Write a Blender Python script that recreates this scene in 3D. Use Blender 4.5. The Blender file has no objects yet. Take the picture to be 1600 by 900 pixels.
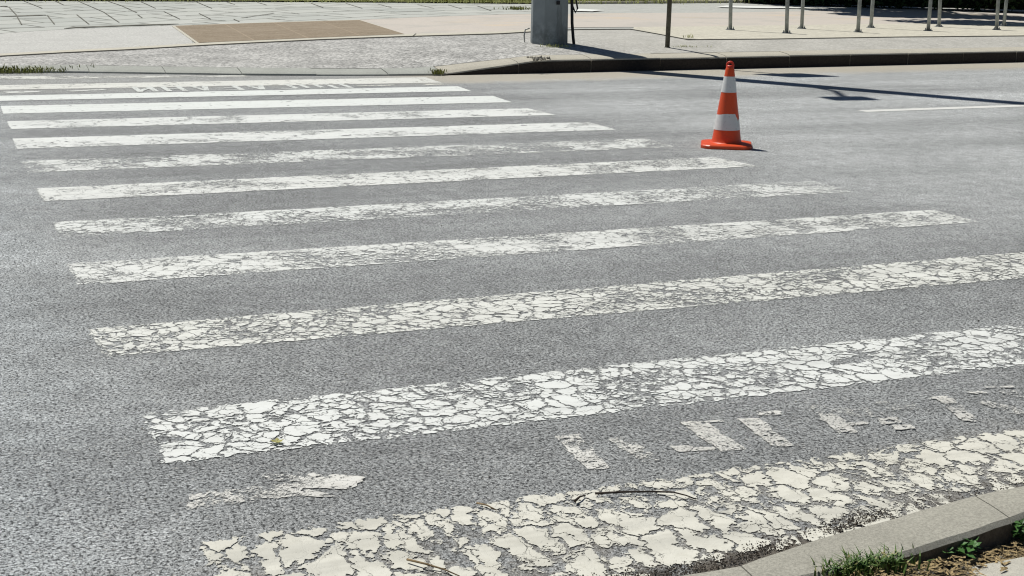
import bpy, bmesh, math, random
from mathutils import Vector, Matrix, noise as mnoise

random.seed(7)
S = bpy.context.scene
COL = S.collection
R = math.radians

# ------------------------------------------------------------------ camera
CAM = Vector((0.0, 0.0, 1.475))
FPX = 2214.963
CR = Vector((0.92709103, -0.37451563, 0.0155007))
CU = Vector((0.07169605, 0.21776551, 0.9733642))
CF = Vector((0.36791562, 0.90128587, -0.22873974))
cam_d = bpy.data.cameras.new("camera")
cam = bpy.data.objects.new("camera", cam_d)
COL.objects.link(cam)
cam_d.sensor_width = 36.0
cam_d.lens = FPX / 1600 * 36
cam_d.clip_start = 0.05
cam_d.clip_end = 3000
M4 = Matrix.Identity(4)
for i in range(3):
    M4[i][0], M4[i][1], M4[i][2], M4[i][3] = CR[i], CU[i], -CF[i], CAM[i]
cam.matrix_world = M4
S.camera = cam

# ------------------------------------------------------------------ light
SUN_EL, SH_DIR = 61.0, -64.5            # elevation, ground direction of shadows (deg from +X)
hx, hy = -math.cos(R(SH_DIR)), -math.sin(R(SH_DIR))
world = bpy.data.worlds.new("World"); S.world = world; world.use_nodes = True
wn = world.node_tree.nodes; wn.clear()
sky = wn.new("ShaderNodeTexSky"); sky.sky_type = 'NISHITA'; sky.sun_disc = False
sky.sun_elevation = R(SUN_EL); sky.sun_rotation = math.atan2(hx, hy) % (2 * math.pi)
sky.air_density = 0.7; sky.dust_density = 0.2
bg = wn.new("ShaderNodeBackground"); bg.inputs[1].default_value = 0.05
wo = wn.new("ShaderNodeOutputWorld")
world.node_tree.links.new(sky.outputs[0], bg.inputs[0])
world.node_tree.links.new(bg.outputs[0], wo.inputs[0])
sd = bpy.data.lights.new("sun", 'SUN'); sd.energy = 5.0; sd.angle = R(0.5); sd.color = (1.0, 0.975, 0.92)
sun = bpy.data.objects.new("sun", sd); COL.objects.link(sun)
sv = Vector((hx * math.cos(R(SUN_EL)), hy * math.cos(R(SUN_EL)), math.sin(R(SUN_EL))))
sun.rotation_euler = sv.to_track_quat('Z', 'Y').to_euler()
sun.location = sv * 60
S.view_settings.view_transform = 'Standard'
S.view_settings.look = 'None'
S.view_settings.exposure = -0.22
S.view_settings.gamma = 1.0
S.cycles.filter_width = 1.15
S.cycles.transparent_max_bounces = 16

# ------------------------------------------------------------------ ground geometry helpers
def lerp(a, b, t): return a + (b - a) * t
def sstep(a, b, x):
    t = min(1, max(0, (x - a) / (b - a))); return t * t * (3 - 2 * t)
def interp(pts, x):
    if x <= pts[0][0]: return pts[0][1]
    for (x0, y0), (x1, y1) in zip(pts, pts[1:]):
        if x <= x1: return lerp(y0, y1, (x - x0) / (x1 - x0))
    (x0, y0), (x1, y1) = pts[-2:]
    return y1 + (y1 - y0) / (x1 - x0) * (x - x1)
KERB = [(-60, 18.2), (0.7, 18.12), (1.1, 18.12), (1.6, 18.05), (2.2, 17.82), (2.92, 17.53), (3.64, 17.25),
        (4.38, 17.05), (5.15, 16.9), (5.87, 16.80), (15.5, 17.36), (90, 21.5)]
def yk(x): return interp(KERB, x)
def soft(d, k=0.3): return 0.5 * (d + math.sqrt(d * d + k * k))
def khigh(x): return lerp(0.022, 0.172, min(1, max(0, (x - 5.85) / 1.35)))
def zp(x, y):
    """height of the far pavement"""
    d = max(0, y - yk(x)); s = sstep(3.0, 8.7, x)
    left = 0.13 * (0.35 - soft(0.35 - d, .08)) + 0.135 * (soft(.35, .08) - 0.35) + 0.022 * d
    right = 0.085 * (1.35 - soft(1.35 - d)) + 0.085 * (soft(1.35) - 1.35) + 0.010 * d
    dd = min(d, 3.0)
    kk = lerp(0.022, 0.172, min(1, max(0, (x - (5.85 - .9 * dd)) / (1.35 + 1.15 * dd))))
    return kk + lerp(left, right, s)
def ray(x, y): return (CR * ((x - 800) / FPX) - CU * ((y - 450) / FPX) + CF)
def at(x, y, z=0.0):
    d = ray(x, y); t = (z - CAM.z) / d.z
    return CAM + d * t
def atp(x, y):
    z = 0.15
    for _ in range(60):
        p = at(x, y, z); z = 0.5 * z + 0.5 * zp(p.x, p.y)
    return at(x, y, z)

# ------------------------------------------------------------------ object helpers
def link(name, me, mat=None, parent=None):
    o = bpy.data.objects.new(name, me); COL.objects.link(o)
    if mat is not None and me is not None: me.materials.append(mat)
    if parent is not None: o.parent = parent
    return o
def bm_obj(name, bm, mat=None, parent=None, smooth=False):
    me = bpy.data.meshes.new(name); bm.normal_update(); bm.to_mesh(me); bm.free()
    if smooth:
        for p in me.polygons: p.use_smooth = True
    return link(name, me, mat, parent)
def tag(o, label, cat, group=None):
    o["label"] = label; o["category"] = cat
    if group: o["group"] = group
    return o
def kind(o, k): o["kind"] = k; return o
def empty(name, loc, rz=0):
    o = bpy.data.objects.new(name, None); COL.objects.link(o); o.location = loc; o.rotation_euler.z = rz
    o.empty_display_size = 0.2
    return o
def box(bm, c, s, rz=0, rx=0):
    m = Matrix.Translation(c) @ Matrix.Rotation(rz, 4, 'Z') @ Matrix.Rotation(rx, 4, 'X') @ Matrix.Diagonal((*s, 1))
    return bmesh.ops.create_cube(bm, size=1, matrix=m)['verts']
def tube(bm, pts, rad, n=10, cap=True):
    pts = [Vector(p) for p in pts]; rings = []
    rads = rad if isinstance(rad, (list, tuple)) else [rad] * len(pts)
    up = None
    for i, p in enumerate(pts):
        d = (pts[min(i + 1, len(pts) - 1)] - pts[max(i - 1, 0)]).normalized()
        if up is None:
            a = Vector((0, 0, 1)) if abs(d.z) < .9 else Vector((1, 0, 0))
        else: a = up
        s = d.cross(a).normalized(); u = s.cross(d).normalized(); up = u
        rings.append([bm.verts.new(p + rads[i] * (math.cos(2 * math.pi * k / n) * s + math.sin(2 * math.pi * k / n) * u)) for k in range(n)])
    for a, b in zip(rings, rings[1:]):
        for k in range(n):
            bm.faces.new((a[k], a[(k + 1) % n], b[(k + 1) % n], b[k]))
    if cap:
        bm.faces.new(rings[0][::-1]); bm.faces.new(rings[-1])
def lathe(bm, prof, n=40, c=(0, 0, 0), rfun=None):
    rings = []
    for r, z in prof:
        rings.append([bm.verts.new((c[0] + r * math.cos(2 * math.pi * k / n), c[1] + r * math.sin(2 * math.pi * k / n),
                                    c[2] + (z if rfun is None else z + rfun(k / n, z)))) for k in range(n)])
    for a, b in zip(rings, rings[1:]):
        for k in range(n): bm.faces.new((a[k], a[(k + 1) % n], b[(k + 1) % n], b[k]))
    return rings
def sheet(name, mat, c00, c10, c11, c01, nu, nv, zfun, parent=None, uv=True):
    """quad patch draped on zfun; UVs in metres"""
    bm = bmesh.new(); uvl = bm.loops.layers.uv.new("uv")
    c00, c10, c11, c01 = [Vector((c[0], c[1])) for c in (c00, c10, c11, c01)]
    L = ((c10 - c00).length + (c11 - c01).length) / 2; W = ((c01 - c00).length + (c11 - c10).length) / 2
    g = []
    for j in range(nv + 1):
        row = []
        for i in range(nu + 1):
            u, v = i / nu, j / nv
            p = c00.lerp(c10, u).lerp(c01.lerp(c11, u), v)
            row.append((bm.verts.new((p.x, p.y, zfun(p.x, p.y))), u * L, v * W))
        g.append(row)
    for j in range(nv):
        for i in range(nu):
            q = (g[j][i], g[j][i + 1], g[j + 1][i + 1], g[j + 1][i])
            f = bm.faces.new([k[0] for k in q])
            for lp, k in zip(f.loops, q): lp[uvl].uv = (k[1], k[2])
    o = bm_obj(name, bm, mat, parent)
    o["_L"] = L; o["_W"] = W
    del o["_L"]; del o["_W"]
    return o, L, W

# ------------------------------------------------------------------ node helpers
class NT:
    def __init__(self, name):
        self.m = bpy.data.materials.new(name); self.m.use_nodes = True
        self.t = self.m.node_tree; self.t.nodes.clear()
        self.out = self.t.nodes.new("ShaderNodeOutputMaterial")
    def n(self, ty, **kw):
        nd = self.t.nodes.new(ty)
        for k, v in kw.items(): setattr(nd, k, v)
        return nd
    def set(self, sock, v):
        if isinstance(v, bpy.types.NodeSocket): self.t.links.new(v, sock)
        elif v is not None:
            try: sock.default_value = v
            except Exception: sock.default_value = (*v, 1.0)
    def math(self, op, a, b=None, c=None, clamp=False):
        nd = self.n("ShaderNodeMath", operation=op); nd.use_clamp = clamp
        self.set(nd.inputs[0], a)
        if b is not None: self.set(nd.inputs[1], b)
        if c is not None: self.set(nd.inputs[2], c)
        return nd.outputs[0]
    def vmath(self, op, a, b=None):
        nd = self.n("ShaderNodeVectorMath", operation=op); self.set(nd.inputs[0], a)
        if b is not None:
            self.set(nd.inputs[3] if op == 'SCALE' else nd.inputs[1], b)
        return nd.outputs[0]
    def noise(self, vec, scale, detail=2, rough=0.5, dims='3D', col=False):
        nd = self.n("ShaderNodeTexNoise", noise_dimensions=dims)
        self.set(nd.inputs["Vector"], vec); self.set(nd.inputs["Scale"], scale)
        nd.inputs["Detail"].default_value = detail; nd.inputs["Roughness"].default_value = rough
        return nd.outputs["Color" if col else "Fac"]
    def vor(self, vec, scale, feature='F1', out="Distance", dims='2D', rnd=1.0):
        nd = self.n("ShaderNodeTexVoronoi", voronoi_dimensions=dims, feature=feature)
        self.set(nd.inputs["Vector"], vec); self.set(nd.inputs["Scale"], scale)
        nd.inputs["Randomness"].default_value = rnd
        return nd.outputs[out]
    def mapr(self, v, a, b, c=0.0, d=1.0, smooth=True):
        nd = self.n("ShaderNodeMapRange"); nd.interpolation_type = 'SMOOTHSTEP' if smooth else 'LINEAR'
        self.set(nd.inputs[0], v)
        for i, k in enumerate((a, b, c, d)): self.set(nd.inputs[i + 1], k)
        return nd.outputs[0]
    def mix(self, f, a, b, mode='MIX'):
        nd = self.n("ShaderNodeMix", data_type='RGBA', blend_type=mode)
        self.set(nd.inputs[0], f); self.set(nd.inputs[6], a); self.set(nd.inputs[7], b)
        return nd.outputs[2]
    def grey(self, v):
        nd = self.n("ShaderNodeCombineColor")
        for i in range(3): self.set(nd.inputs[i], v)
        return nd.outputs[0]
    def sep(self, v):
        nd = self.n("ShaderNodeSeparateXYZ"); self.set(nd.inputs[0], v); return nd.outputs
    def comb(self, x, y, z=0.0):
        nd = self.n("ShaderNodeCombineXYZ")
        for i, k in enumerate((x, y, z)): self.set(nd.inputs[i], k)
        return nd.outputs[0]
    def pos(self): return self.n("ShaderNodeNewGeometry").outputs["Position"]
    def obj(self): return self.n("ShaderNodeTexCoord").outputs["Object"]
    def uv(self): return self.n("ShaderNodeTexCoord").outputs["UV"]
    def bump(self, h, dist, strength=1.0, normal=None):
        nd = self.n("ShaderNodeBump"); self.set(nd.inputs["Height"], h)
        nd.inputs["Distance"].default_value = dist; nd.inputs["Strength"].default_value = strength
        if normal is not None: self.set(nd.inputs["Normal"], normal)
        return nd.outputs[0]
    def bsdf(self, color, rough=0.8, spec=0.3, metal=0.0, normal=None):
        nd = self.n("ShaderNodeBsdfPrincipled")
        self.set(nd.inputs["Base Color"], color); self.set(nd.inputs["Roughness"], rough)
        nd.inputs["Specular IOR Level"].default_value = spec; nd.inputs["Metallic"].default_value = metal
        if normal is not None: self.set(nd.inputs["Normal"], normal)
        return nd.outputs[0]
    def done(self, sh):
        self.t.links.new(sh, self.out.inputs[0]); return self.m

def plain(name, col, rough=0.7, spec=0.3, metal=0.0, var=0.15, scale=20, bump=0.0):
    t = NT(name); p = t.obj()
    n = t.noise(p, scale, 3, 0.6)
    f = t.mapr(n, 0.3, 0.7)
    c = t.mix(f, tuple(k * (1 - var) for k in col), tuple(min(1, k * (1 + var)) for k in col))
    nm = t.bump(n, bump) if bump else None
    return t.done(t.bsdf(c, rough, spec, metal, nm))

# ------------------------------------------------------------------ materials: asphalt
def asphalt_mat():
    t = NT("asphalt"); p = t.pos(); xyz = t.sep(p); X, Y = xyz[0], xyz[1]
    P2 = t.comb(X, Y)
    wv = t.vmath('ADD', P2, t.vmath('SCALE', t.noise(P2, 90, 1, .5, '2D', True), 0.006))
    # aggregate: two sizes of stone in a darker binder
    d1 = t.vor(wv, 145); c1 = t.vor(wv, 145, out="Color")
    r1 = t.sep(c1)[0]
    d2 = t.vor(wv, 250); r2 = t.sep(t.vor(wv, 250, out="Color"))[0]
    stone1 = t.mapr(r1, 0, 1, 0.115, 0.285, False)
    stone2 = t.mapr(r2, 0, 1, 0.11, 0.25, False)
    big = t.mapr(t.noise(P2, 70, 2, .6, '2D'), .42, .58)
    st = t.math('ADD', t.math('MULTIPLY', stone1, big), t.math('MULTIPLY', stone2, t.math('SUBTRACT', 1.0, big)))
    dd = t.math('ADD', t.math('MULTIPLY', d1, big), t.math('MULTIPLY', d2, t.math('SUBTRACT', 1.0, big)))
    gap = t.mapr(dd, .42, .68)
    pits = t.mapr(t.noise(P2, 88, 3, .7, '2D'), .555, .63)
    v = t.math('MULTIPLY', st, t.mapr(gap, 0, 1, 1.0, 0.5, False))
    v = t.math('MULTIPLY', v, t.mapr(pits, 0, 1, 1.0, 0.22, False))
    pits2 = t.mapr(t.noise(P2, 46, 4, .7, '2D'), .59, .66)
    v = t.math('MULTIPLY', v, t.mapr(pits2, 0, 1, 1.0, 0.5, False))
    # mid size mottling and long traffic bands along the road
    mot = t.noise(P2, 9, 4, .6, '2D')
    v = t.math('MULTIPLY', v, t.mapr(mot, .3, .7, .86, 1.14, False))
    band = t.noise(t.comb(t.math('MULTIPLY', X, .10), t.math('MULTIPLY', Y, .9)), 1.0, 3, .55, '2D')
    v = t.math('MULTIPLY', v, t.mapr(band, .3, .7, .80, 1.20, False))
    big2 = t.noise(P2, .8, 3, .5, '2D')
    v = t.math('MULTIPLY', v, t.mapr(big2, .3, .7, .9, 1.1, False))
    # polished pale traffic lane beside the crossing
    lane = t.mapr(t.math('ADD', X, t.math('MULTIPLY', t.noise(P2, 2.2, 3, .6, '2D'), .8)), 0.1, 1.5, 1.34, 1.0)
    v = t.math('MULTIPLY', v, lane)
    far = t.mapr(Y, 5.0, 13.0, 1.02, 1.20)  # lightens with distance: grazing sheen painted into the asphalt colour
    # asphalt beside the crossing is more polished than between the stripes
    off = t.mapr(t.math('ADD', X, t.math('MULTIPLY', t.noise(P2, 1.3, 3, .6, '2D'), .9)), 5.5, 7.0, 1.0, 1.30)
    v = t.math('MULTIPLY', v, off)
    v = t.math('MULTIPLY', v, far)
    v = t.math('MULTIPLY', v, 1.96)
    tint = t.mix(t.mapr(lane, 1.0, 1.34), (0.972, 1.0, 0.988, 1), (0.95, 1.0, 1.005, 1))
    col = t.mix(1.0, t.grey(v), tint, 'MULTIPLY')
    # pale fresh stone flecks
    fl = t.math('GREATER_THAN', t.sep(t.vor(P2, 150, out="Color"))[1], .975)
    col = t.mix(t.math('MULTIPLY', fl, .6), col, (.5, .49, .46, 1))
    # dark cracks
    wc = t.vmath('ADD', t.comb(t.math('MULTIPLY', X, .33), Y), t.vmath('SCALE', t.noise(P2, 3.5, 4, .7, '2D', True), .5))
    ck = t.vor(wc, .42, 'DISTANCE_TO_EDGE')
    ckm = t.math('MULTIPLY', t.mapr(ck, .0, .006, 1, 0), t.mapr(t.noise(P2, .7, 2, .5, '2D'), .5, .6))
    ckm = t.math('MULTIPLY', ckm, t.mapr(Y, 7.5, 9.5))
    col = t.mix(t.math('MULTIPLY', ckm, .55), col, (.045, .043, .04, 1))
    # sandy silt along the far kerb
    kx = t.math('MULTIPLY_ADD', X, .058, 16.46)      # kerb line on the right
    w = t.math('SUBTRACT', kx, Y)
    w = t.math('ADD', w, t.math('MULTIPLY', t.math('SUBTRACT', t.noise(P2, 3.0, 4, .6, '2D'), .5), .5))
    silt = t.math('MULTIPLY', t.mapr(w, .65, 1.35, 1, 0), t.mapr(X, 4.6, 6.0, .15, 1))
    sand = t.mix(t.noise(P2, 40, 3, .7, '2D'), (.42, .38, .30, 1), (.60, .555, .46, 1))
    col = t.mix(t.math('MULTIPLY', silt, .9), col, sand)
    # dark crumbly dirt in the near gutter
    wn_ = t.math('SUBTRACT', Y, t.math('MULTIPLY_ADD', t.math('MAXIMUM', t.math('SUBTRACT', X, 1.75), 0.0), .19, 2.845))
    wn_ = t.math('ADD', wn_, t.math('MULTIPLY', t.math('SUBTRACT', t.noise(P2, 14, 4, .7, '2D'), .5), .16))
    dm = t.mapr(wn_, .0, .075, 1, 0)
    dm = t.math('MULTIPLY', dm, t.mapr(t.noise(P2, 7, 3, .6, '2D'), .30, .44))
    dm = t.math('MULTIPLY', dm, t.mapr(X, 2.0, 2.35, 1, .45))
    dirt = t.mix(t.mapr(t.noise(P2, 130, 3, .7, '2D'), .35, .65), (.014, .013, .011, 1), (.12, .10, .08, 1))
    col = t.mix(t.math('MULTIPLY', dm, .92), col, dirt)
    # brown dust between the paint chips of the near stripe
    dm2 = t.math('MULTIPLY', t.mapr(wn_, .25, .50, 1, 0), t.mapr(t.noise(P2, 10, 3, .6, '2D'), .35, .6))
    col = t.mix(t.math('MULTIPLY', dm2, .35), col, (.23, .20, .155, 1))
    h = t.math('SUBTRACT', t.math('MULTIPLY', t.math('SUBTRACT', 1.0, dd), 0.7), t.math('MULTIPLY', pits, 0.9))
    nm = t.bump(h, .0045, .85)
    return t.done(t.bsdf(col, .78, .32, normal=nm))
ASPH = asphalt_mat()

# ------------------------------------------------------------------ materials: cracked road paint
def paint_mat(name, L, W, col=(.66, .67, .63), A=(9, .004), B=(20, .006, .5), C=(45, .008, .55), drop=(.05, .1),
              miss=.78, rag=.02, seed=0.0, warp=.05, pit=.68, grad=None, dirt=.25, wearedge=0.0, yfac=1.0, edge=.25):
    t = NT(name); uv = t.uv(); s = t.sep(uv); u, v = s[0], s[1]
    P = t.vmath('ADD', uv, (seed * 7.31, seed * 3.17, 0))
    Pa = t.vmath('MULTIPLY', P, (1.0, yfac, 1.0))
    def cen(n): return t.vmath('SUBTRACT', n, (.5, .5, .5))
    wp = t.vmath('ADD', Pa, t.vmath('SCALE', cen(t.noise(P, 9, 2, .55, '2D', True)), warp))
    wp = t.vmath('ADD', wp, t.vmath('SCALE', cen(t.noise(P, 34, 3, .6, '2D', True)), warp * .75))
    wp = t.vmath('ADD', wp, t.vmath('SCALE', cen(t.noise(P, 120, 2, .6, '2D', True)), warp * .16))
    low = t.noise(P, 2.3, 3, .55, '2D')
    low2 = t.noise(t.vmath('ADD', P, (31.7, 5.2, 0)), 6.0, 3, .6, '2D')
    wear = t.math('MULTIPLY_ADD', t.math('SUBTRACT', low2, .5), .6, low)
    if grad:       # extra wear toward one end: (u0, u1, amount)
        wear = t.math('ADD', wear, t.mapr(u, grad[0], grad[1], 0, grad[2]))
    if wearedge:
        wear = t.math('ADD', wear, t.mapr(v, 0, W * .6, wearedge, 0))
    def cells(vec, sc):
        d = t.math('DIVIDE', t.vor(vec, sc, 'DISTANCE_TO_EDGE'), sc)
        return d, t.sep(t.vor(vec, sc, out="Color"))[0]
    # crack width varies along each crack
    wid = t.mapr(t.noise(P, 22, 3, .6, '2D'), .3, .7, .45, 1.5, False)
    dA = t.math('DIVIDE', t.math('SUBTRACT', t.vor(wp, A[0], 'F2'), t.vor(wp, A[0], 'F1')), 2.0 * A[0])
    mA = t.math('SUBTRACT', dA, t.math('MULTIPLY', wid, t.math('MULTIPLY', t.mapr(wear, .3, .7, .75, 1.25, False), A[1])))
    dB, rB = cells(t.vmath('ADD', wp, (3.3, 1.1, 0)), B[0])
    mB = t.math('SUBTRACT', dB, t.math('MULTIPLY', wid, t.math('MULTIPLY', t.mapr(wear, B[2] - .12, B[2] + .16, -.3, 1.0, False), B[1])))
    dC, rC = cells(t.vmath('ADD', wp, (9.3, 4.1, 0)), C[0])
    mC = t.math('SUBTRACT', dC, t.math('MULTIPLY', wid, t.math('MULTIPLY', t.mapr(wear, C[2] - .06, C[2] + .18, -.6, 1.0, False), C[1])))
    m = t.math('MINIMUM', mA, t.math('MINIMUM', mB, mC))
    # flakes that have come off
    for r_, dr in ((rB, drop[0]), (rC, drop[1])):
        if dr > 0:
            k = t.math('SUBTRACT', r_, t.math('MULTIPLY', t.mapr(wear, .34, .74, .0, 2.6), dr))
            m = t.math('MINIMUM', m, t.math('MULTIPLY', k, .15))
    pn = t.math('ADD', t.noise(P, 24, 4, .7, '2D'), t.math('MULTIPLY', t.math('SUBTRACT', wear, .5), .45))
    m = t.math('MINIMUM', m, t.math('MULTIPLY', t.math('SUBTRACT', miss, pn), .03))
    # pin holes where the stones wear through
    pp = t.math('MULTIPLY', t.math('SUBTRACT', pit, t.math('ADD', t.noise(P, 95, 3, .65, '2D'), t.math('MULTIPLY', t.math('SUBTRACT', wear, .5), .25))), .02)
    m = t.math('MINIMUM', m, pp)
    # ragged outline
    if rag > 0:
        e = t.math('MINIMUM', t.math('MINIMUM', u, t.math('SUBTRACT', L, u)), t.math('MINIMUM', v, t.math('SUBTRACT', W, v)))
        en = t.math('ADD', t.math('MULTIPLY', t.noise(P, 17, 3, .6, '2D'), .7), t.math('MULTIPLY', t.noise(P, 60, 3, .6, '2D'), .5))
        m = t.math('MINIMUM', m, t.math('SUBTRACT', e, t.math('MULTIPLY', t.math('SUBTRACT', en, .3), rag * 2)))
    mask = t.mapr(m, -.0004, .0008)
    hgt = t.mapr(m, -.0006, .0045)
    g1 = t.noise(P, 26, 5, .7, '2D'); g2 = t.noise(t.vmath('ADD', P, (11, 3, 0)), 3.5, 4, .6, '2D')
    dk = tuple(k * f for k, f in zip(col, (.74, .73, .70)))
    c = t.mix(t.math('MULTIPLY', t.mapr(g1, .45, .72), dirt * 1.6), (*col, 1), (*dk, 1))
    c = t.mix(t.math('MULTIPLY', t.mapr(g2, .42, .68), dirt), c, (*dk, 1))
    c = t.mix(t.mapr(m, .0, .004, dirt * .8, 0), c, tuple(k * .7 for k in col) + (1,))
    film = t.noise(t.comb(t.math('MULTIPLY', u, .35), t.math('MULTIPLY', v, 5.0), seed), 1.6, 4, .65)
    c = t.mix(t.mapr(film, .42, .72, 0, dirt * 2.4), c, tuple(k * .62 for k in col) + (1,))
    tex = t.noise(P, 150, 2, .6, '2D')
    h = t.math('ADD', hgt, t.math('MULTIPLY', tex, .30))
    nm = t.bump(h, .0017, edge)
    sh = t.bsdf(c, .62, .35, normal=nm)
    tr = t.n("ShaderNodeBsdfTransparent").outputs[0]
    mx = t.n("ShaderNodeMixShader"); t.set(mx.inputs[0], mask); t.set(mx.inputs[1], tr); t.set(mx.inputs[2], sh)
    return t.done(mx.outputs[0])

# ------------------------------------------------------------------ materials: pavement
def concrete_mat(name, col=(.46, .44, .38), speck=.25, sc=60, stain=.25, joint=None, bump=.003):
    t = NT(name); p = t.pos(); s = t.sep(p); P2 = t.comb(s[0], s[1], s[2])
    n1 = t.noise(P2, sc, 4, .7); n2 = t.noise(P2, 3, 4, .6); n3 = t.noise(P2, sc * 3.1, 2, .6)
    c = t.mix(t.mapr(n1, .3, .7), tuple(k * (1 - speck) for k in col), tuple(k * (1 + speck) for k in col))
    c = t.mix(t.math('MULTIPLY', t.mapr(n2, .4, .7), stain), c, tuple(k * .66 for k in col))
    c = t.mix(t.mapr(n3, .62, .72, 0, .5), c, tuple(k * .45 for k in col))
    nm = t.bump(t.math('ADD', n1, n3), bump, .7)
    return t.done(t.bsdf(c, .85, .25, normal=nm))
CONC = concrete_mat("concrete_kerb", (.50, .47, .39), .12, 50, .25)
CONC_NEAR = concrete_mat("concrete_kerb_near", (.40, .385, .325), .24, 150, .40, bump=.003)
KERBFACE = concrete_mat("kerb_face_grime_shade", (.040, .033, .028), .3, 40, .4)  # grime, darkened further to paint in the shade on the face
DROPK = concrete_mat("dropped_kerb_concrete", (.40, .41, .37), .12, 40, .3)
CREAM = concrete_mat("cream_concrete", (.56, .53, .44), .08, 20, .12)
PADC = concrete_mat("pad_concrete", (.58, .55, .455), .14, 14, .26)
LEFTPAD = concrete_mat("pale_pad", (.54, .535, .50), .2, 30, .22)
PATHG = concrete_mat("grey_path", (.47, .475, .44), .13, 12, .28)
def apron_mat():
    t = NT("exposed_aggregate"); p = t.pos(); s = t.sep(p); P2 = t.comb(s[0], s[1])
    c1 = t.sep(t.vor(P2, 24, out="Color"))[0]; c2 = t.sep(t.vor(P2, 52, out="Color"))[0]
    v = t.math('ADD', t.math('MULTIPLY', c1, .5), t.math('MULTIPLY', c2, .5))
    v = t.mapr(v, .2, .8, .27, .60, False)
    d = t.mapr(t.vor(P2, 24), .45, .7, 1, .72)
    v = t.math('MULTIPLY', v, d)
    n = t.noise(P2, 1.6, 4, .6, '2D')
    v = t.math('MULTIPLY', v, t.mapr(n, .3, .7, .86, 1.12))
    c = t.mix(1, t.grey(v), (1.0, .985, .93, 1), 'MULTIPLY')
    # smoother and paler to the right, by the mast
    f = t.mapr(s[0], 7.0, 9.5)
    c = t.mix(t.math('MULTIPLY', f, .65), c, t.mix(n, (.42, .41, .365, 1), (.55, .53, .47, 1)))
    return t.done(t.bsdf(c, .85, .25, normal=t.bump(c1, .006, .6)))
APRON = apron_mat()
def slab_mat():
    t = NT("paving_slabs"); p = t.pos()
    mp = t.n("ShaderNodeMapping"); mp.inputs["Rotation"].default_value = (0, 0, R(-22)); t.set(mp.inputs[0], p)
    w = t.vmath('ADD', mp.outputs[0], t.vmath('SCALE', t.noise(p, .9, 2, .5, '3D', True), .10))
    b = t.n("ShaderNodeTexBrick"); t.set(b.inputs["Vector"], w)
    b.inputs["Scale"].default_value = 1.0; b.inputs["Mortar Size"].default_value = .03
    b.inputs["Brick Width"].default_value = 1.25; b.inputs["Row Height"].default_value = .85
    b.inputs["Color1"].default_value = (.44, .455, .42, 1); b.inputs["Color2"].default_value = (.53, .535, .49, 1)
    b.inputs["Mortar"].default_value = (.13, .13, .11, 1); b.inputs["Mortar Smooth"].default_value = .2; b.inputs["Bias"].default_value = 0.0
    b.offset = .37
    n = t.noise(p, 2.2, 5, .65); n2 = t.noise(p, 30, 3, .6)
    c = t.mix(t.mapr(n, .35, .7, 0, .35), b.outputs[0], (.40, .42, .37, 1))
    c = t.mix(t.mapr(n2, .55, .7, 0, .25), c, (.33, .33, .30, 1))
    return t.done(t.bsdf(c, .8, .3, normal=t.bump(t.math('SUBTRACT', 1.0, b.outputs[1]), .01, .6)))
SLAB = slab_mat()
def paver_mat():
    t = NT("brown_pavers"); uv = t.uv()
    b = t.n("ShaderNodeTexBrick"); t.set(b.inputs["Vector"], uv)
    b.inputs["Scale"].default_value = 1.0; b.inputs["Mortar Size"].default_value = .012
    b.inputs["Brick Width"].default_value = .8; b.inputs["Row Height"].default_value = .8
    b.inputs["Color1"].default_value = (.25, .20, .14, 1); b.inputs["Color2"].default_value = (.29, .235, .17, 1)
    b.inputs["Mortar"].default_value = (.37, .295, .21, 1); b.offset = 0.0
    s = t.sep(uv)
    n = t.noise(uv, 7, 5, .7); n2 = t.noise(t.comb(t.math('MULTIPLY', s[0], .6), t.math('MULTIPLY', s[1], 4)), 2.2, 4, .65)
    c = t.mix(t.mapr(n, .4, .7, 0, .5), b.outputs[0], (.38, .315, .235, 1))
    c = t.mix(t.mapr(n2, .46, .68, 0, .75), c, (.19, .145, .09, 1)); c = t.mix(t.mapr(t.noise(uv, 26, 4, .7), .5, .68, 0, .7), c, (.42, .35, .26, 1))
    return t.done(t.bsdf(c, .85, .2))
PAVER = paver_mat()
def pinkpath_mat():
    t = NT("worn_pink_path"); p = t.pos(); s = t.sep(p)
    n = t.noise(t.comb(t.math('MULTIPLY', s[0], .35), s[1]), 1.1, 4, .6); n2 = t.noise(p, 18, 4, .7)
    c = t.mix(t.mapr(n, .54, .70), (.57, .52, .46, 1), (.63, .52, .385, 1))
    c = t.mix(t.mapr(n2, .4, .7, 0, .5), c, (.47, .43, .375, 1)); c = t.mix(t.mapr(t.noise(p, 1.2, 4, .65), .45, .7, 0, .5), c, (.42, .41, .37, 1))
    return t.done(t.bsdf(c, .85, .25))
PINK = pinkpath_mat()
DARKGAP = plain("joint_dark", (.06, .058, .05), .95, .1)
SOIL = concrete_mat("soil", (.20, .155, .09), .35, 55, .4, bump=.01)
def ground_mat():
    t = NT("ground_grass"); p = t.pos()
    n = t.noise(p, 3, 5, .7); n2 = t.noise(p, 40, 4, .7)
    c = t.mix(t.mapr(n, .35, .7), (.36, .39, .14, 1), (.47, .47, .22, 1))
    c = t.mix(t.mapr(n2, .4, .7), c, (.26, .25, .12, 1))
    return t.done(t.bsdf(c, .9, .15, normal=t.bump(n2, .03)))
GROUND = ground_mat()
GRASS = plain("grass_blade", (.13, .19, .04), .6, .3, var=.35, scale=4)
OLIVEG = plain("olive_grass", (.20, .215, .065), .7, .2, var=.4, scale=3)
GRASSY = plain("grass_pale", (.50, .52, .20), .6, .25, var=.3, scale=3)
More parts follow.
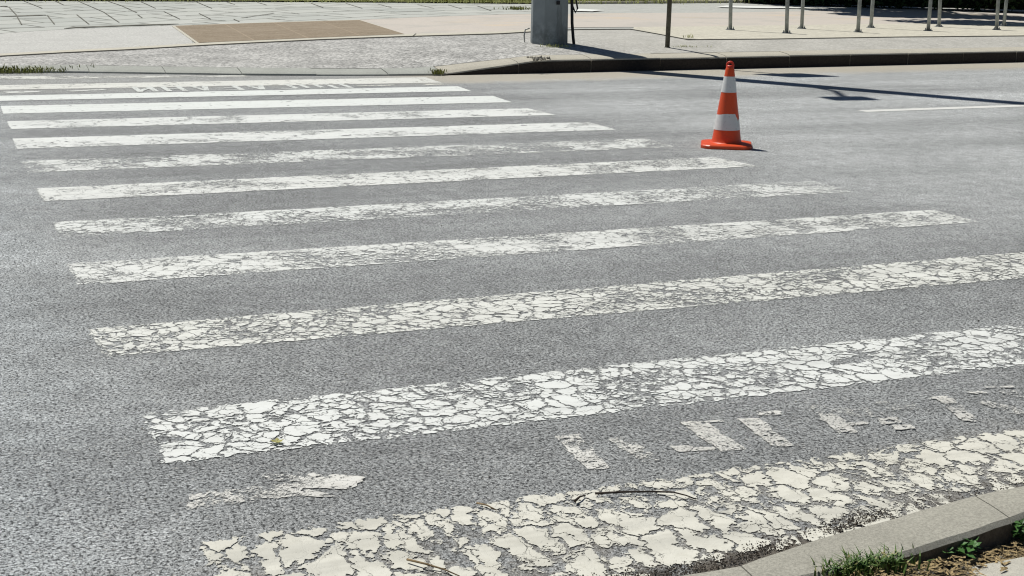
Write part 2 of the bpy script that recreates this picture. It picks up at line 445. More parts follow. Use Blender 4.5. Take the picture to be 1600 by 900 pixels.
def grassn_mat():
    t = NT("near_grass"); p = t.obj(); n = t.noise(p, 45, 3, .6); s = t.sep(p)
    c = t.mix(t.mapr(n, .35, .6), (.06, .13, .03, 1), (.13, .20, .05, 1)); c = t.mix(t.mapr(n, .56, .66), c, (.34, .29, .12, 1))
    return t.done(t.bsdf(c, .55, .3))
GRASSN = grassn_mat()
WEED = plain("weed_leaf", (.055, .14, .03), .5, .4, var=.35, scale=30)
STRAW = plain("dry_straw", (.30, .225, .115), .8, .2, var=.6, scale=140)
GRIT = plain("grit", (.085, .072, .058), .9, .2, var=.85, scale=70)
GRITP = plain("pale_grit", (.36, .34, .29), .9, .2, var=.4, scale=9)
TWIGM = plain("twig_bark", (.045, .035, .028), .85, .2, var=.3, scale=60)
TWIGP = plain("dry_twig", (.22, .16, .09), .85, .2, var=.3, scale=60)

# ------------------------------------------------------------------ the setting
bm = bmesh.new()
bmesh.ops.create_grid(bm, x_segments=1, y_segments=1, size=1500, matrix=Matrix.Translation((0, 0, -.12)))
kind(bm_obj("ground", bm, GROUND), "structure")

# road: from the near kerb to the far kerb line
def near_front(x): return interp([(-60, 2.80), (1.2, 2.755), (1.49, 2.735), (1.70, 2.722), (1.74, 2.735), (1.869, 2.77), (2.021, 2.809), (2.185, 2.836), (2.391, 2.878), (2.56, 2.905), (2.8, 2.925), (3.3, 3.0), (60, 3.4)], x)
def near_back(x): return interp([(-60, 2.60), (1.2, 2.58), (1.836, 2.612), (2.098, 2.630), (2.428, 2.696), (2.589, 2.738), (2.8, 2.785), (3.3, 2.83), (60, 3.2)], x)
bm = bmesh.new()
xs = [-60, -20, -8, -3] + [i * .4 for i in range(-4, 50)] + [24, 30, 45, 60]
pr = None
for x in xs:
    a = bm.verts.new((x, near_front(x) - .12, 0)); b = bm.verts.new((x, yk(x) + .04, 0))
    if pr: bm.faces.new((pr[0], a, b, pr[1]))
    pr = (a, b)
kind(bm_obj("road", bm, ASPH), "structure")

# far pavement base sheet + kerb face
xs = [-60, -30, -12, -6, -3] + [i * .25 for i in range(-4, 137)] + [37, 42, 50, 60, 90]
ds = [.30, .36, .42, .5, .6, .7, .8, .9, 1.0, 1.15, 1.3, 1.5, 1.75] + [2 + .3 * i for i in range(60)]
def dsheet(name, mat, d_list, x_list, off, closefront=None):
    bm = bmesh.new(); rows = []
    for d in d_list:
        rows.append([bm.verts.new((x, yk(x) + d, zp(x, yk(x) + d) + off)) for x in x_list])
    for a, b in zip(rows, rows[1:]):
        for i in range(len(x_list) - 1): bm.faces.new((a[i], a[i + 1], b[i + 1], b[i]))
    return kind(bm_obj(name, bm, mat), "structure")
dsheet("pavement", PATHG, ds, xs, 0.0)
# kerb: individual stones in one run, with real joints (rounded arris, grimy front face with its shade painted dark)
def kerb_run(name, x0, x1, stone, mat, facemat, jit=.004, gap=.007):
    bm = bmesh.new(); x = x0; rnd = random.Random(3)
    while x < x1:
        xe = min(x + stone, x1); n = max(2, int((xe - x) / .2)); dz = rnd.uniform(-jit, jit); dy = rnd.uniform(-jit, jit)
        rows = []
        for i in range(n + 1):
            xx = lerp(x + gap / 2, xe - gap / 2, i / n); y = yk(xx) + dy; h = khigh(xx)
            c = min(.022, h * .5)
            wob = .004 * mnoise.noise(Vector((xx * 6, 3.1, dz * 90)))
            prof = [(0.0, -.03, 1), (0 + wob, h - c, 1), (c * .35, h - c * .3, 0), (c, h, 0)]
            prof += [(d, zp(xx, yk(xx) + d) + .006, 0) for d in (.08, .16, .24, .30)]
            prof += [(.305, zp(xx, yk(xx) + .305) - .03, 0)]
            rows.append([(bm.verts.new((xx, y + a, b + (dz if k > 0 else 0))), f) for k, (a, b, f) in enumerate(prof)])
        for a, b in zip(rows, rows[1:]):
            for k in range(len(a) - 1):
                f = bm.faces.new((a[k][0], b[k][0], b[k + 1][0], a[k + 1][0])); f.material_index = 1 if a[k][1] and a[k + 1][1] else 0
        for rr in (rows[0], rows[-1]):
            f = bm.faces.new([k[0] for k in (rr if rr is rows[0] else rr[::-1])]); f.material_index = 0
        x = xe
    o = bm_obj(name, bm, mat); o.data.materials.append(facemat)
    return kind(o, "structure")
kerb_run("dropped_kerb", -12.0, 5.86, .86, DROPK, DROPK)
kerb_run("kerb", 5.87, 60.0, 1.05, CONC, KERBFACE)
bm = bmesh.new(); pr = None
for x in xs:
    a = bm.verts.new((x, yk(x) + .03, -.02)); b = bm.verts.new((x, yk(x) + .31, -.02)); 
    if pr: bm.faces.new((pr[0], a, b, pr[1]))
    pr = (a, b)
kind(bm_obj("kerb_bed", bm, DARKGAP), "structure")

def patch(name, mat, px, nu, nv, off):
    q = [atp(*p) for p in px]
    o, L, W = sheet(name, mat, *q, nu, nv, lambda x, y: zp(x, y) + off)
    return kind(o, "structure"), L, W
# speckled apron between the kerb and the cream edging; polygon strip following two px lines
def strip_between(name, mat, fn_low, fn_high, x_list, nv, off):
    bm = bmesh.new(); uvl = bm.loops.layers.uv.new("uv"); rows = []
    for x in x_list:
        a, b = fn_low(x), fn_high(x)
        rows.append([bm.verts.new((lerp(a[0], b[0], j / nv), lerp(a[1], b[1], j / nv), zp(lerp(a[0], b[0], j / nv), lerp(a[1], b[1], j / nv)) + off)) for j in range(nv + 1)])
    for r0, r1 in zip(rows, rows[1:]):
        for j in range(nv):
            f = bm.faces.new((r0[j], r1[j], r1[j + 1], r0[j + 1]))
            for lp in f.loops: lp[uvl].uv = lp.vert.co.xy
    return kind(bm_obj(name, bm, mat), "structure")
EDGE_PX = [(-200, 96), (0, 88.5), (100, 83), (200, 78.3), (310, 71.8), (400, 67.3), (500, 62.5), (620, 58), (780, 53.3), (895, 46.5), (985, 46), (1030, 54), (1075, 62.5), (1200, 61.5), (1400, 58.3), (1600, 56.5), (1900, 53)]
EDGE_W = [atp(*p) for p in EDGE_PX]
EDGE_XY = [(p.x, p.y) for p in EDGE_W]
def px_range(a, b, step):
    n = max(1, int(round((b - a) / step))); return [lerp(a, b, i / n) for i in range(n + 1)]
def edge_px(x): return interp(EDGE_PX, x)
def ap_low(x):
    e = atp(x, edge_px(x))
    # foot on the kerb line straight below in the road's cross direction
    return (e.x, yk(e.x) + .31)
strip_between("apron", APRON, ap_low, lambda x: tuple(atp(x, edge_px(x)).xy), px_range(-200, 1900, 25), 14, .005)
# cream edging strip, with small joints
def edging_low(x): return tuple(atp(x, edge_px(x) + .2).xy)
strip_between("edging_joint", DARKGAP, lambda x: tuple(atp(x, edge_px(x) + 1.0).xy), lambda x: tuple(atp(x, edge_px(x) - .3).xy), px_range(-200, 985, 25), 1, .009)
strip_between("edging_strip", CREAM, lambda x: tuple(atp(x, edge_px(x)).xy), lambda x: tuple(atp(x, edge_px(x) - 3.2).xy), px_range(-200, 860, 20), 2, .013)
strip_between("pad_joint", DARKGAP, lambda x: tuple(atp(x, edge_px(x) + .9).xy), lambda x: tuple(atp(x, edge_px(x) - .3).xy), px_range(985, 1900, 15), 1, .009)
# pads and paths behind the edging
SLABLINE = [(-200, 60), (0, 53), (50, 49.5), (100, 46.5), (275, 40), (400, 36.5), (562, 31.5), (660, 27), (780, 23.2), (1000, 20.8), (1140, 20), (1400, 15), (1900, 8)]
def sl(x): return interp(SLABLINE, x)
strip_between("pale_pad", LEFTPAD, lambda x: tuple(atp(x, edge_px(x) - 3.2).xy), lambda x: tuple(atp(x, sl(x)).xy), px_range(-200, 300, 20), 10, .006)
strip_between("bike_path", PINK, lambda x: tuple(atp(x, min(edge_px(x) - 3.2, interp([(560, 58), (895, 47), (985, 43.5), (1140, 41.5), (1400, 38), (1900, 33)], x))).xy),
              lambda x: tuple(atp(x, sl(x)).xy), px_range(540, 1900, 20), 10, .006)
strip_between("rack_pad", PADC, lambda x: tuple(atp(x, edge_px(x)).xy), lambda x: tuple(atp(x, interp([(895, 47), (985, 43.5), (1140, 41.5), (1400, 38), (1900, 33)], x)).xy), px_range(990, 1900, 20), 6, .012)
pv, PL, PW = patch("brown_paver_panel", PAVER, [(311, 68.3), (632, 54.8), (561, 32.6), (274, 41.8)], 18, 18, .016)
b0, b1, b2, b3 = (308, 70), (636, 55.5), (562, 31.6), (268, 41.2)
patch("panel_border", CREAM, [b0, b1, b2, b3], 18, 18, .011)
SLABTOP = [(-200, 2.0), (0, 2.2), (300, 3.2), (500, 4.2), (700, 5.6), (820, 7.4)]
strip_between("slab_paving", SLAB, lambda x: tuple(atp(x, sl(x)).xy), lambda x: tuple(atp(x, interp(SLABTOP, x)).xy), px_range(-200, 832, 16), 14, .008)
# long open joints between sunken slabs
def open_joint(pts, w):
    bm = bmesh.new(); pr = None
    P = [atp(*p) for p in pts]
    for i, p in enumerate(P):
        ww = w * (.35 if i in (0, len(P) - 1) else 1)
        a = bm.verts.new((p.x, p.y - ww, zp(p.x, p.y - ww) + .017)); b = bm.verts.new((p.x, p.y + ww, zp(p.x, p.y + ww) + .017))
        if pr: bm.faces.new((pr[0], a, b, pr[1]))
        pr = (a, b)
    return bm
allj = bmesh.new()
def thin_strip(bm, pts, hw):
    P = [atp(*p) for p in pts]; pr = None
    for i, p in enumerate(P):
        d = (P[min(i + 1, len(P) - 1)] - P[max(i - 1, 0)]); n_ = Vector((-d.y, d.x, 0)).normalized() * hw
        a = p - n_; c = p + n_
        v = (bm.verts.new((a.x, a.y, zp(a.x, a.y) + .0165)), bm.verts.new((c.x, c.y, zp(c.x, c.y) + .0165)))
        if pr: bm.faces.new((pr[0], v[0], v[1], pr[1]))
        pr = v
for q in ((37, 2.5, 56, 10), (56, 10, 66, 14), (86, 2.5, 100, 9), (122, 2.6, 162, 20), (162, 20, 175, 29), (120, 24, 139, 39), (74, 25, 85, 39), (14, 12, 25, 24), (25, 24, 34, 40),
          (175, 29, 186, 36), (169, 3, 190, 10), (190, 10, 214, 21), (221, 4, 243, 14), (215, 24, 222, 29), (256, 19, 281, 31), (307, 4, 331, 14), (311, 22, 329, 31),
          (354, 4, 367, 8), (365, 31, 374, 35), (402, 4.6, 417, 9), (455, 21, 468, 23), (590, 7, 612, 13), (652, 8, 678, 14), (540, 6, 566, 14), (486, 6, 505, 13), (700, 8.5, 722, 15), (745, 10, 768, 18)):
    n_ = 6; thin_strip(allj, [(lerp(q[0], q[2], k / n_), lerp(q[1], q[3], k / n_)) for k in range(n_ + 1)], .011)
for q in ((200, 18, 290, 14.5), (228, 19.8, 256, 18.7), (352, 19.8, 428, 19.5), (378, 29, 428, 21.8), (0, 18.5, 20, 18), (100, 18, 160, 16), (430, 14, 520, 12), (520, 19, 600, 17.5), (610, 20, 660, 18.5),
          (20, 30, 74, 29), (0, 45, 70, 43.5), (290, 26, 350, 25), (440, 25, 500, 24.4), (300, 34, 352, 33)):
    n_ = 6; thin_strip(allj, [(lerp(q[0], q[2], k / n_), lerp(q[1], q[3], k / n_)) for k in range(n_ + 1)], .02)
for pts, w in (([(0, 11), (6, 11), (12, 10.8)], .16), ([(0, 27), (30, 26), (60, 25), (72, 24.6)], .10), ([(72, 24.6), (78, 32), (86, 40)], .02),
               ([(100, 46), (118, 44), (150, 43), (200, 41), (240, 39.8), (279, 38.6)], .10), ([(143, 47), (150, 51), (156, 55)], .05),
               ([(425, 26.5), (440, 26.3)], .05), ([(430, 31.8), (445, 31.6)], .05), ([(376, 28.8), (392, 28)], .04), ([(205, 18.5), (215, 18.2)], .05),
               ([(217, 71.5), (221, 75.5)], .05), ([(288, 68.5), (294, 72.5)], .04), ([(645, 58), (650, 54)], .07)):
    b_ = open_joint(pts, w); me = bpy.data.meshes.new("tmp"); b_.to_mesh(me); b_.free(); allj.from_mesh(me); bpy.data.meshes.remove(me)
kind(bm_obj("slab_gaps", allj, plain("slab_gap_dirt", (.19, .185, .16), .95, .1, var=.4, scale=6)), "structure")

# verge: low edging kerb and grass behind the pavement
def back_px(x): return interp([(-400, 1.5), (0, 2.0), (300, 3.0), (500, 4.0), (700, 5.4), (820, 6.6), (1000, 5.8), (1140, 4.6), (1500, 3.4), (2000, 2)], x)
bxs = px_range(-400, 1900, 25)
BACK = [atp(x, back_px(x)) for x in bxs]
bm = bmesh.new(); pr = None
for px_, p in zip(bxs, BACK):
    if px_ < 880: continue
    z = zp(p.x, p.y)
    c = [(0, z - .02), (0, z + .055), (.10, z + .06), (.10, z + .03)]
    r_ = [bm.verts.new((p.x, p.y + a, b)) for a, b in c]
    if pr:
        for k in range(3): bm.faces.new((pr[k], r_[k], r_[k + 1], pr[k + 1]))
    pr = r_
kind(bm_obj("verge_kerb", bm, CONC), "structure")
bm = bmesh.new(); rows = []
for p in BACK:
    rows.append([bm.verts.new((p.x + k * .15, p.y + .1 + k, zp(p.x, p.y) + .035 + .01 * k)) for k in (0, .5, 1.5, 4, 12, 40)])
for a, b in zip(rows, rows[1:]):
    for k in range(5): bm.faces.new((a[k], b[k], b[k + 1], a[k + 1]))
kind(bm_obj("verge_soil", bm, GROUND), "structure")

# blades of grass helper
def blades(bm, n, cx, cy, rx, ry, zf, hmin, hmax, w, lean=.5, rnd=random):
    for _ in range(n):
        x = cx + rnd.gauss(0, .45) * rx; y = cy + rnd.gauss(0, .45) * ry
        z = zf(x, y); h = rnd.uniform(hmin, hmax); a = rnd.uniform(0, 6.283)
        l = rnd.uniform(.15, 1) * lean * h; sx, sy = -math.sin(a) * w, math.cos(a) * w
        dx, dy = math.cos(a) * l, math.sin(a) * l
        v = [bm.verts.new(q) for q in ((x - sx, y - sy, z - .01), (x + sx, y + sy, z - .01), (x + dx * .35 + sx * .8, y + dy * .35 + sy * .8, z + h * .6),
                                       (x + dx * .35 - sx * .8, y + dy * .35 - sy * .8, z + h * .6), (x + dx, y + dy, z + h * rnd.uniform(.8, 1)))]
        bm.faces.new((v[0], v[1], v[2], v[3])); bm.faces.new((v[3], v[2], v[4]))
rg = random.Random(11)
bm = bmesh.new()
for i, p in enumerate(BACK):
    if i % 1 == 0:
        blades(bm, 260, p.x, p.y + .9, 1.6, 1.2, lambda x, y: max(zp(p.x, p.y) + .03, 0), .05, .16, .008, .7, rg)
kind(bm_obj("verge_grass", bm, GRASSY), "stuff")

# ------------------------------------------------------------------ road markings
NEAR0, PER, SW, XL, XR = 2.8268, 1.2, .50, .5338, 5.4954
zr = lambda x, y: .0026
stripe_px = {  # measured corners: far-left, near-left, near-right, far-right (None = ideal)
    1: ((222, 648), (262, 724), None, None), 2: ((140, 515), (165, 558), None, None), 3: ((103, 413), (125, 446), (1530, 347), None),
    4: ((85, 348), (95, 371), (1333, 300), None), 5: ((58, 295), (68, 315), (1185, 260), (1115, 246)),
    6: ((33, 252), (45, 270), (1055, 230), (1010, 217)), 7: ((20, 217), (27, 233), (962, 203), (920, 191)),
    8: ((11, 190), (17, 202), (868, 180), (825, 169.5)), 9: ((1, 166), (5, 178), (800, 160), (770, 150)),
    10: (None, None, (737, 142.5), (715, 135)), 11: (None, None, (690, 129.5), (665, 121))}
stripe_style = {
    0: dict(col=(.70, .685, .60), edge=.35, A=(10.2, .0056), B=(17, .0040, .48), C=(34, .0030, .56), drop=(.012, .05), miss=.90, rag=.055, warp=.07, pit=.82, dirt=.26, yfac=.70),
    1: dict(col=(.75, .765, .73), A=(10.5, .0048), B=(18, .0042, .42), C=(34, .0030, .50), drop=(.008, .05), miss=.90, rag=.04, warp=.06, pit=.79, grad=(1.8, 3.8, .05), dirt=.14),
    2: dict(col=(.74, .745, .69), A=(11, .0042), B=(20, .0040, .42), C=(38, .0028, .52), drop=(.004, .04), miss=.90, rag=.035, warp=.06, pit=.78, dirt=.17),
    3: dict(col=(.75, .76, .72), A=(9.5, .0018), B=(19, .0036, .47), C=(36, .0030, .52), drop=(.004, .06), miss=.90, rag=.03, warp=.06, pit=.76, grad=(.5, 1.8, .06), dirt=.14, wearedge=.08),
    4: dict(col=(.75, .765, .73), A=(11, .0026), B=(19, .0044, .43), C=(36, .0036, .48), drop=(.012, .09), miss=.84, rag=.035, warp=.06, pit=.75, grad=(2.2, 4.6, .03), dirt=.14, wearedge=.09),
    5: dict(col=(.76, .77, .73), A=(9.0, .0012), B=(18, .0028, .50), C=(36, .0030, .52), drop=(.003, .05), miss=.90, rag=.03, warp=.06, pit=.75, dirt=.16, grad=(2.8, 4.9, .03)),
    6: dict(col=(.75, .765, .73), A=(11, .0024), B=(20, .0054, .43), C=(36, .0046, .47), drop=(.04, .13), miss=.82, rag=.04, warp=.06, pit=.73, dirt=.16, grad=(2.0, 4.2, .03)),
    7: dict(col=(.76, .775, .74), A=(6, .0005), B=(16, .0015, .57), C=(34, .0028, .54), drop=(.003, .05), miss=.90, rag=.022, warp=.06, pit=.74, dirt=.12, wearedge=.03),
    8: dict(col=(.76, .775, .74), A=(5, .0004), B=(16, .0015, .59), C=(34, .0028, .57), drop=(.002, .04), miss=.90, rag=.018, warp=.06, pit=.75, dirt=.12, wearedge=.03),
    9: dict(col=(.76, .785, .745), A=(5, .0002), B=(17, .001, .70), C=(36, .003, .74), drop=(0, .006), miss=.95, rag=.014, warp=.06, pit=.81, dirt=.10),
    10: dict(col=(.76, .785, .745), A=(5, .0002), B=(17, .001, .72), C=(36, .003, .76), drop=(0, .005), miss=.95, rag=.012, warp=.06, pit=.82, dirt=.10),
    11: dict(col=(.74, .74, .68), A=(5, .0004), B=(17, .0015, .66), C=(36, .003, .68), drop=(.002, .02), miss=.92, rag=.018, warp=.06, pit=.80, dirt=.14),
    12: dict(col=(.70, .70, .64), A=(6, .002), B=(15, .004, .5), C=(36, .005, .52), drop=(.06, .12), miss=.78, rag=.05, warp=.06, pit=.74, dirt=.22)}
stripe_label = {
    0: "cream white crossing stripe along the near kerb, broken into large rounded chips",
    1: "white stripe in large cracked flakes just beyond the faded lettering and worn arrow",
    2: "heavily crazed white stripe, third from the near kerb, running off the right side",
    3: "white stripe fourth from the near kerb, solid at its left end",
    4: "flaking white stripe with worn lower edge, fifth from the near kerb",
    5: "mostly whole white stripe whose right end lies just in front of the traffic cone",
    6: "most worn-away crossing stripe, patchy white, its right end left of the cone base",
    7: "finely pitted white stripe directly behind the most worn-away stripe",
    8: "thin speckled white stripe, fifth counted from the far kerb",
    9: "clean solid white stripe, fourth from the far kerb",
    10: "clean white stripe on the near side of the upside-down far lettering",
    11: "creamy stripe between the upside-down far lettering and the far kerb",
    12: "dirty short sliver of stripe against the dropped kerb at far left"}
def ideal(k, which):
    y0 = NEAR0 + PER * k
    return {"fl": (XL, y0 + SW), "nl": (XL, y0), "nr": (XR, y0), "fr": (XR, y0 + SW)}[which]
PAD = .02
for k in range(0, 13):
    c = []
    for w, key in zip(stripe_px.get(k, (None,) * 4), ("fl", "nl", "nr", "fr")):
        c.append(tuple(at(*w).xy) if w else ideal(k, key))
    fl, nl, nr, fr = [Vector(q) for q in c]
    if k in stripe_px:   # keep ends square where only one corner was measured
        if stripe_px[k][2] and not stripe_px[k][3]: fr = Vector((nr.x, ideal(k, "fr")[1]))
    if k == 0:
        nl, nr = Vector((.55, 2.77)), Vector((XR, 3.05)); fl, fr = Vector((.56, 3.42)), Vector((XR, 3.42))
    if k == 10: fl, nl = Vector((-.1, 15.33)), Vector((-.1, 14.83))
    if k == 11: fl, nl = Vector((-.1, 16.53)), Vector((-.1, 16.03))
    if k == 12:
        nl, nr = Vector((-.1, 17.30)), Vector((3.5, 17.12)); fl, fr = Vector((-.1, 17.85)), Vector((3.5, 17.26))
    # grow a little so that the ragged mask eats back to the measured line
    ex = Vector((1, 0)); ey = Vector((0, 1)); rg_ = stripe_style[k]["rag"] * .35
    rg_ = stripe_style[k]["rag"] * .68
    nl = nl - ex * rg_ - ey * rg_; nr = nr + ex * rg_ - ey * rg_; fl = fl - ex * rg_ + ey * rg_; fr = fr + ex * rg_ + ey * rg_
    if k == 0: nl.y, nr.y = 2.77, 3.05
    L = ((nr - nl).length + (fr - fl).length) / 2; W = ((fl - nl).length + (fr - nr).length) / 2
    mat = paint_mat("stripe_paint", L, W, seed=k + 1.0, **stripe_style[k])
    o, _, _ = sheet("crossing_stripe", mat, nl, nr, fr, fl, 24, 3, zr)
    tag(o, stripe_label[k], "crossing stripe", "painted stripes of the zebra crossing")

# lettering, arrows and lane line: flat strokes of old paint, one sheet per word
def strokes(name, quads, mat_kw, z=.0028, jit=0.0, world=False):
    bm = bmesh.new(); uvl = bm.loops.layers.uv.new("uv"); rj = random.Random(len(quads))
    for iq, q in enumerate(quads):
        zq = z + iq * .00012
        P = [Vector((x, y, zq)) if world else at(x, y, zq) for x, y in q]
        if jit:
            c = sum(P, Vector()) / len(P); Q = []
            for i, p in enumerate(P):
                n_ = P[(i + 1) % len(P)]; k = max(3, int((n_ - p).length / .02))
                for j in range(k):
                    r_ = p.lerp(n_, j / k); f = 1 - (.03 if j == 0 else 0)
                    r_ = c + (r_ - c) * f; g = (r_ - c); g.z = 0
                    a_ = 0 if g.length < 1e-6 else jit * (mnoise.noise(Vector((r_.x * 23, r_.y * 23, 1))) + .8 * mnoise.noise(Vector((r_.x * 70, r_.y * 70, 5))))
                    Q.append(r_ + g.normalized() * a_)
            P = Q
        vs = [bm.verts.new(p) for p in P]; f = bm.faces.new(vs)
        f.normal_update()
        if f.normal.z < 0: f.normal_flip()
        for lp in f.loops: lp[uvl].uv = lp.vert.co.xy
    bmesh.ops.triangulate(bm, faces=list(bm.faces))
    kw = dict(rag=0.0); kw.update(mat_kw)
    return bm_obj(name, bm, paint_mat(name + "_paint", 1e4, 1e4, **kw))
def slash(x0, y0, x1, y1, w):      # stroke seen in the photo from (x0,y0) to (x1,y1), w px wide along the road
    return [(x0, y0), (x0 + w, y0 - w * .05), (x1 + w, y1 - w * .05), (x1, y1)]
near_q = [slash(866, 680, 918, 733, 36), slash(948, 683, 1004, 722, 32), slash(868, 680, 868 + 2, 684, 34),
          slash(1046, 696, 1060, 706, 28), slash(1060, 701, 1062, 706, 54),
          slash(1060, 659, 1128, 705, 40), slash(1060, 659, 1064, 662, 66), slash(1152, 654, 1206, 697, 34), slash(1180, 643, 1184, 649, 38),
          slash(1262, 633, 1312, 678, 30), slash(1300, 638, 1340, 651, 52), slash(1310, 660, 1318, 665, 40), slash(1282, 640, 1300, 648, 34),
          slash(1386, 634, 1390, 641, 44), slash(1370, 652, 1380, 662, 30), slash(1392, 664, 1398, 671, 34), slash(1366, 628, 1368, 632, 24),
          slash(1462, 622, 1504, 658, 26), slash(1452, 620, 1454, 623, 26),
          slash(1514, 612, 1526, 616, 20), slash(1522, 628, 1610, 652, 26), slash(1556, 610, 1620, 630, 26), slash(1540, 604, 1544, 607, 42)]
t_near = strokes("near_lettering", near_q, dict(edge=.1, col=(.72, .71, .66), A=(14, .0006), B=(26, .0015, .5), C=(60, .002, .50), miss=.64, warp=.06, pit=.585, drop=(.02, .16), dirt=.3, seed=21), jit=.016)
tag(t_near, "faded broken painted lettering between the two nearest stripes, at right", "road lettering")
arrow_q = [[(294, 772), (294, 796), (345, 789), (340, 766)], [(338, 767), (344, 790), (440, 776), (436, 754)], [(405, 757), (410, 775), (530, 776), (470, 760)],
           [(410, 741), (418, 764), (545, 762), (577, 745), (500, 740)]]
t_ar = strokes("near_arrow", arrow_q, dict(edge=.1, col=(.72, .71, .66), A=(14, .0006), B=(26, .0015, .5), C=(60, .002, .50), drop=(.02, .13), miss=.66, warp=.06, pit=.65, dirt=.3, seed=33), jit=.022)
tag(t_ar, "worn painted arrow lying alone between the two nearest stripes, at left", "road arrow")
GL = {"\u041f": [((0, 0), (0, 1)), ((1, 0), (1, 1)), ((0, 1), (1, 1))], "\u041e": [((0, .15), (0, .85)), ((1, .15), (1, .85)), ((.1, 1), (.9, 1)), ((.1, 0), (.9, 0))],
      "\u0413": [((0, 0), (0, 1)), ((0, 1), (1, 1))], "\u041b": [((0, 0), (.5, 1)), ((.5, 1), (1, 0))], "\u0415": [((0, 0), (0, 1)), ((0, 1), (1, 1)), ((0, .5), (.8, .5)), ((0, 0), (1, 0))],
      "\u0414": [((.1, .1), (.5, 1)), ((.5, 1), (.9, .1)), ((0, .08), (1, .08))], "\u041d": [((0, 0), (0, 1)), ((1, 0), (1, 1)), ((0, .5), (1, .5))],
      "\u0418": [((0, 0), (0, 1)), ((1, 0), (1, 1)), ((0, .1), (1, .9))]}
def word_quads(word, x0, x1, y0, y1, tw, th):
    """word read from the far pavement: letters run toward -X, their tops point toward -Y"""
    out = []; n = len(word); step = (x1 - x0) / n
    for i, ch in enumerate(word):
        lx = x1 - i * step - tw / 2; wl = step * .74 - tw
        for (a0, b0), (a1, b1) in GL[ch]:
            A = Vector((lx - a0 * wl, y1 - b0 * (y1 - y0))); B = Vector((lx - a1 * wl, y1 - b1 * (y1 - y0)))
            d = (B - A).normalized(); nrm = Vector((-d.y, d.x)) * (lerp(th, tw, abs(d.y)) / 2); e = d * .02
            out.append([tuple(A - e - nrm), tuple(B + e - nrm), tuple(B + e + nrm), tuple(A - e + nrm)])
    return out
pa, pb = at(196, 139.5), at(546, 134.8)
far_q = word_quads("\u041f\u041e\u0413\u041b\u0415\u0414\u041d\u0418", pa.x, pb.x, 15.45, 15.97, .062, .045)
t_far = strokes("far_lettering", far_q, dict(col=(.68, .70, .66), A=(5, .0003), B=(17, .002, .7), C=(36, .006, .74), miss=.72, warp=.05, pit=.76, drop=(0, .05), dirt=.1, seed=41, edge=.1), world=True)
tag(t_far, "white lettering seen upside down between two far crossing stripes", "road lettering")
fa1 = strokes("far_arrow", [[(4, 143.4), (14, 145.4), (58, 144), (66, 142.2), (40, 141.8)], [(103, 141.8), (112, 143), (168, 140.4), (160, 139.2)]],
              dict(col=(.68, .69, .65), A=(5, .0003), B=(17, .002, .6), C=(36, .002, .62), drop=(.02, .08), miss=.72, warp=.05, pit=.72, dirt=.1, seed=43))
tag(fa1, "thin white dashes left of the upside-down lettering between far stripes", "road arrow")
fa2 = strokes("far_arrow", [[(556, 134), (560, 134.8), (618, 133.6), (616, 132)], [(660, 131.4), (668, 132.9), (696, 131.8), (690, 130.6)]],
              dict(col=(.68, .68, .61), A=(5, .0003), B=(17, .002, .6), C=(36, .002, .6), drop=(.02, .08), miss=.72, warp=.05, pit=.72, dirt=.15, seed=45))
tag(fa2, "thin cream dashes right of the upside-down lettering beside the ramped kerb", "road arrow")
ly = 11.93
a_, b_ = Vector((8.62, 11.86)), Vector((11.6, 11.86))
o, L, W = sheet("lane_line", None, (8.62, 11.82), (11.7, 11.88), (11.7, 12.05), (8.62, 11.99), 8, 1, zr)
o.data.materials.append(paint_mat("lane_paint", L, W, seed=51, col=(.74, .74, .70), A=(5, .0003), B=(17, .002, .7), C=(36, .006, .74), miss=.95, drop=(0, 0), rag=.006, warp=.05, pit=.9, dirt=.1))
tag(o, "thin white lane dash on the road right of the traffic cone", "lane marking")
pw = plain("path_white", (.78, .79, .75), .7, .3, var=.06)
for px, lab in (([(893, 18.3), (925, 19.2), (945, 17.2), (905, 15.2)], "short white painted patch on the pavement just right of the mast"),
                ([(1118, 12.4), (1200, 14.2), (1275, 13), (1135, 10)], "white painted strip on the pavement behind the leftmost bike stand")):
    o, _, _ = sheet("path_marking", pw, *[atp(*p) for p in px], 6, 2, lambda x, y: zp(x, y) + .020)
    tag(o, lab, "path marking", "white marks on the far path")

# ------------------------------------------------------------------ near kerb, soil, pavement
KZ = .055
bm = bmesh.new()
joints = [-6, -4.9, -3.8, -2.7, -1.6, -.5, .6, 1.715, 2.56, 3.66, 4.6, 5.7, 6.8, 8]
for x0, x1 in zip(joints, joints[1:]):
    n = 14; rows = []
    for i in range(n + 1):
        x = lerp(x0 + .0022, x1 - .0022, i / n); y = near_front(x); c = .012
        w1 = .006 * mnoise.noise(Vector((x * 9, 1.7, 0))); w2 = .006 * mnoise.noise(Vector((x * 11, 8.7, 0))); wz = .003 * mnoise.noise(Vector((x * 5, 4, 0)))
        skew = -.03
        W_ = near_front(x) - near_back(x); y = near_front(x)
        pts = [(0.01, -.06), (0 + w1, KZ - c + wz), (-c + w1, KZ + wz), (-.5 * W_, KZ + .002 + wz), (-.78 * W_, KZ + .001), (-W_ + c + w2, KZ + wz), (-W_ + w2, KZ - c), (-W_, -.12)]
        rows.append([bm.verts.new((x + a * .12, y + a, b)) for a, b in pts])
    for a, b in zip(rows, rows[1:]):
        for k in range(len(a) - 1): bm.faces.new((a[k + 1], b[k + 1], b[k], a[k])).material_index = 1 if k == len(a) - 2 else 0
    bm.faces.new(rows[0]); bm.faces.new(rows[-1][::-1])
nk = bm_obj("near_kerb", bm, CONC_NEAR); nk.data.materials.append(concrete_mat("kerb_back_shade", (.10, .085, .065), .3, 40, .4)); kind(nk, "structure")  # back face coloured dark to stand in for its shade
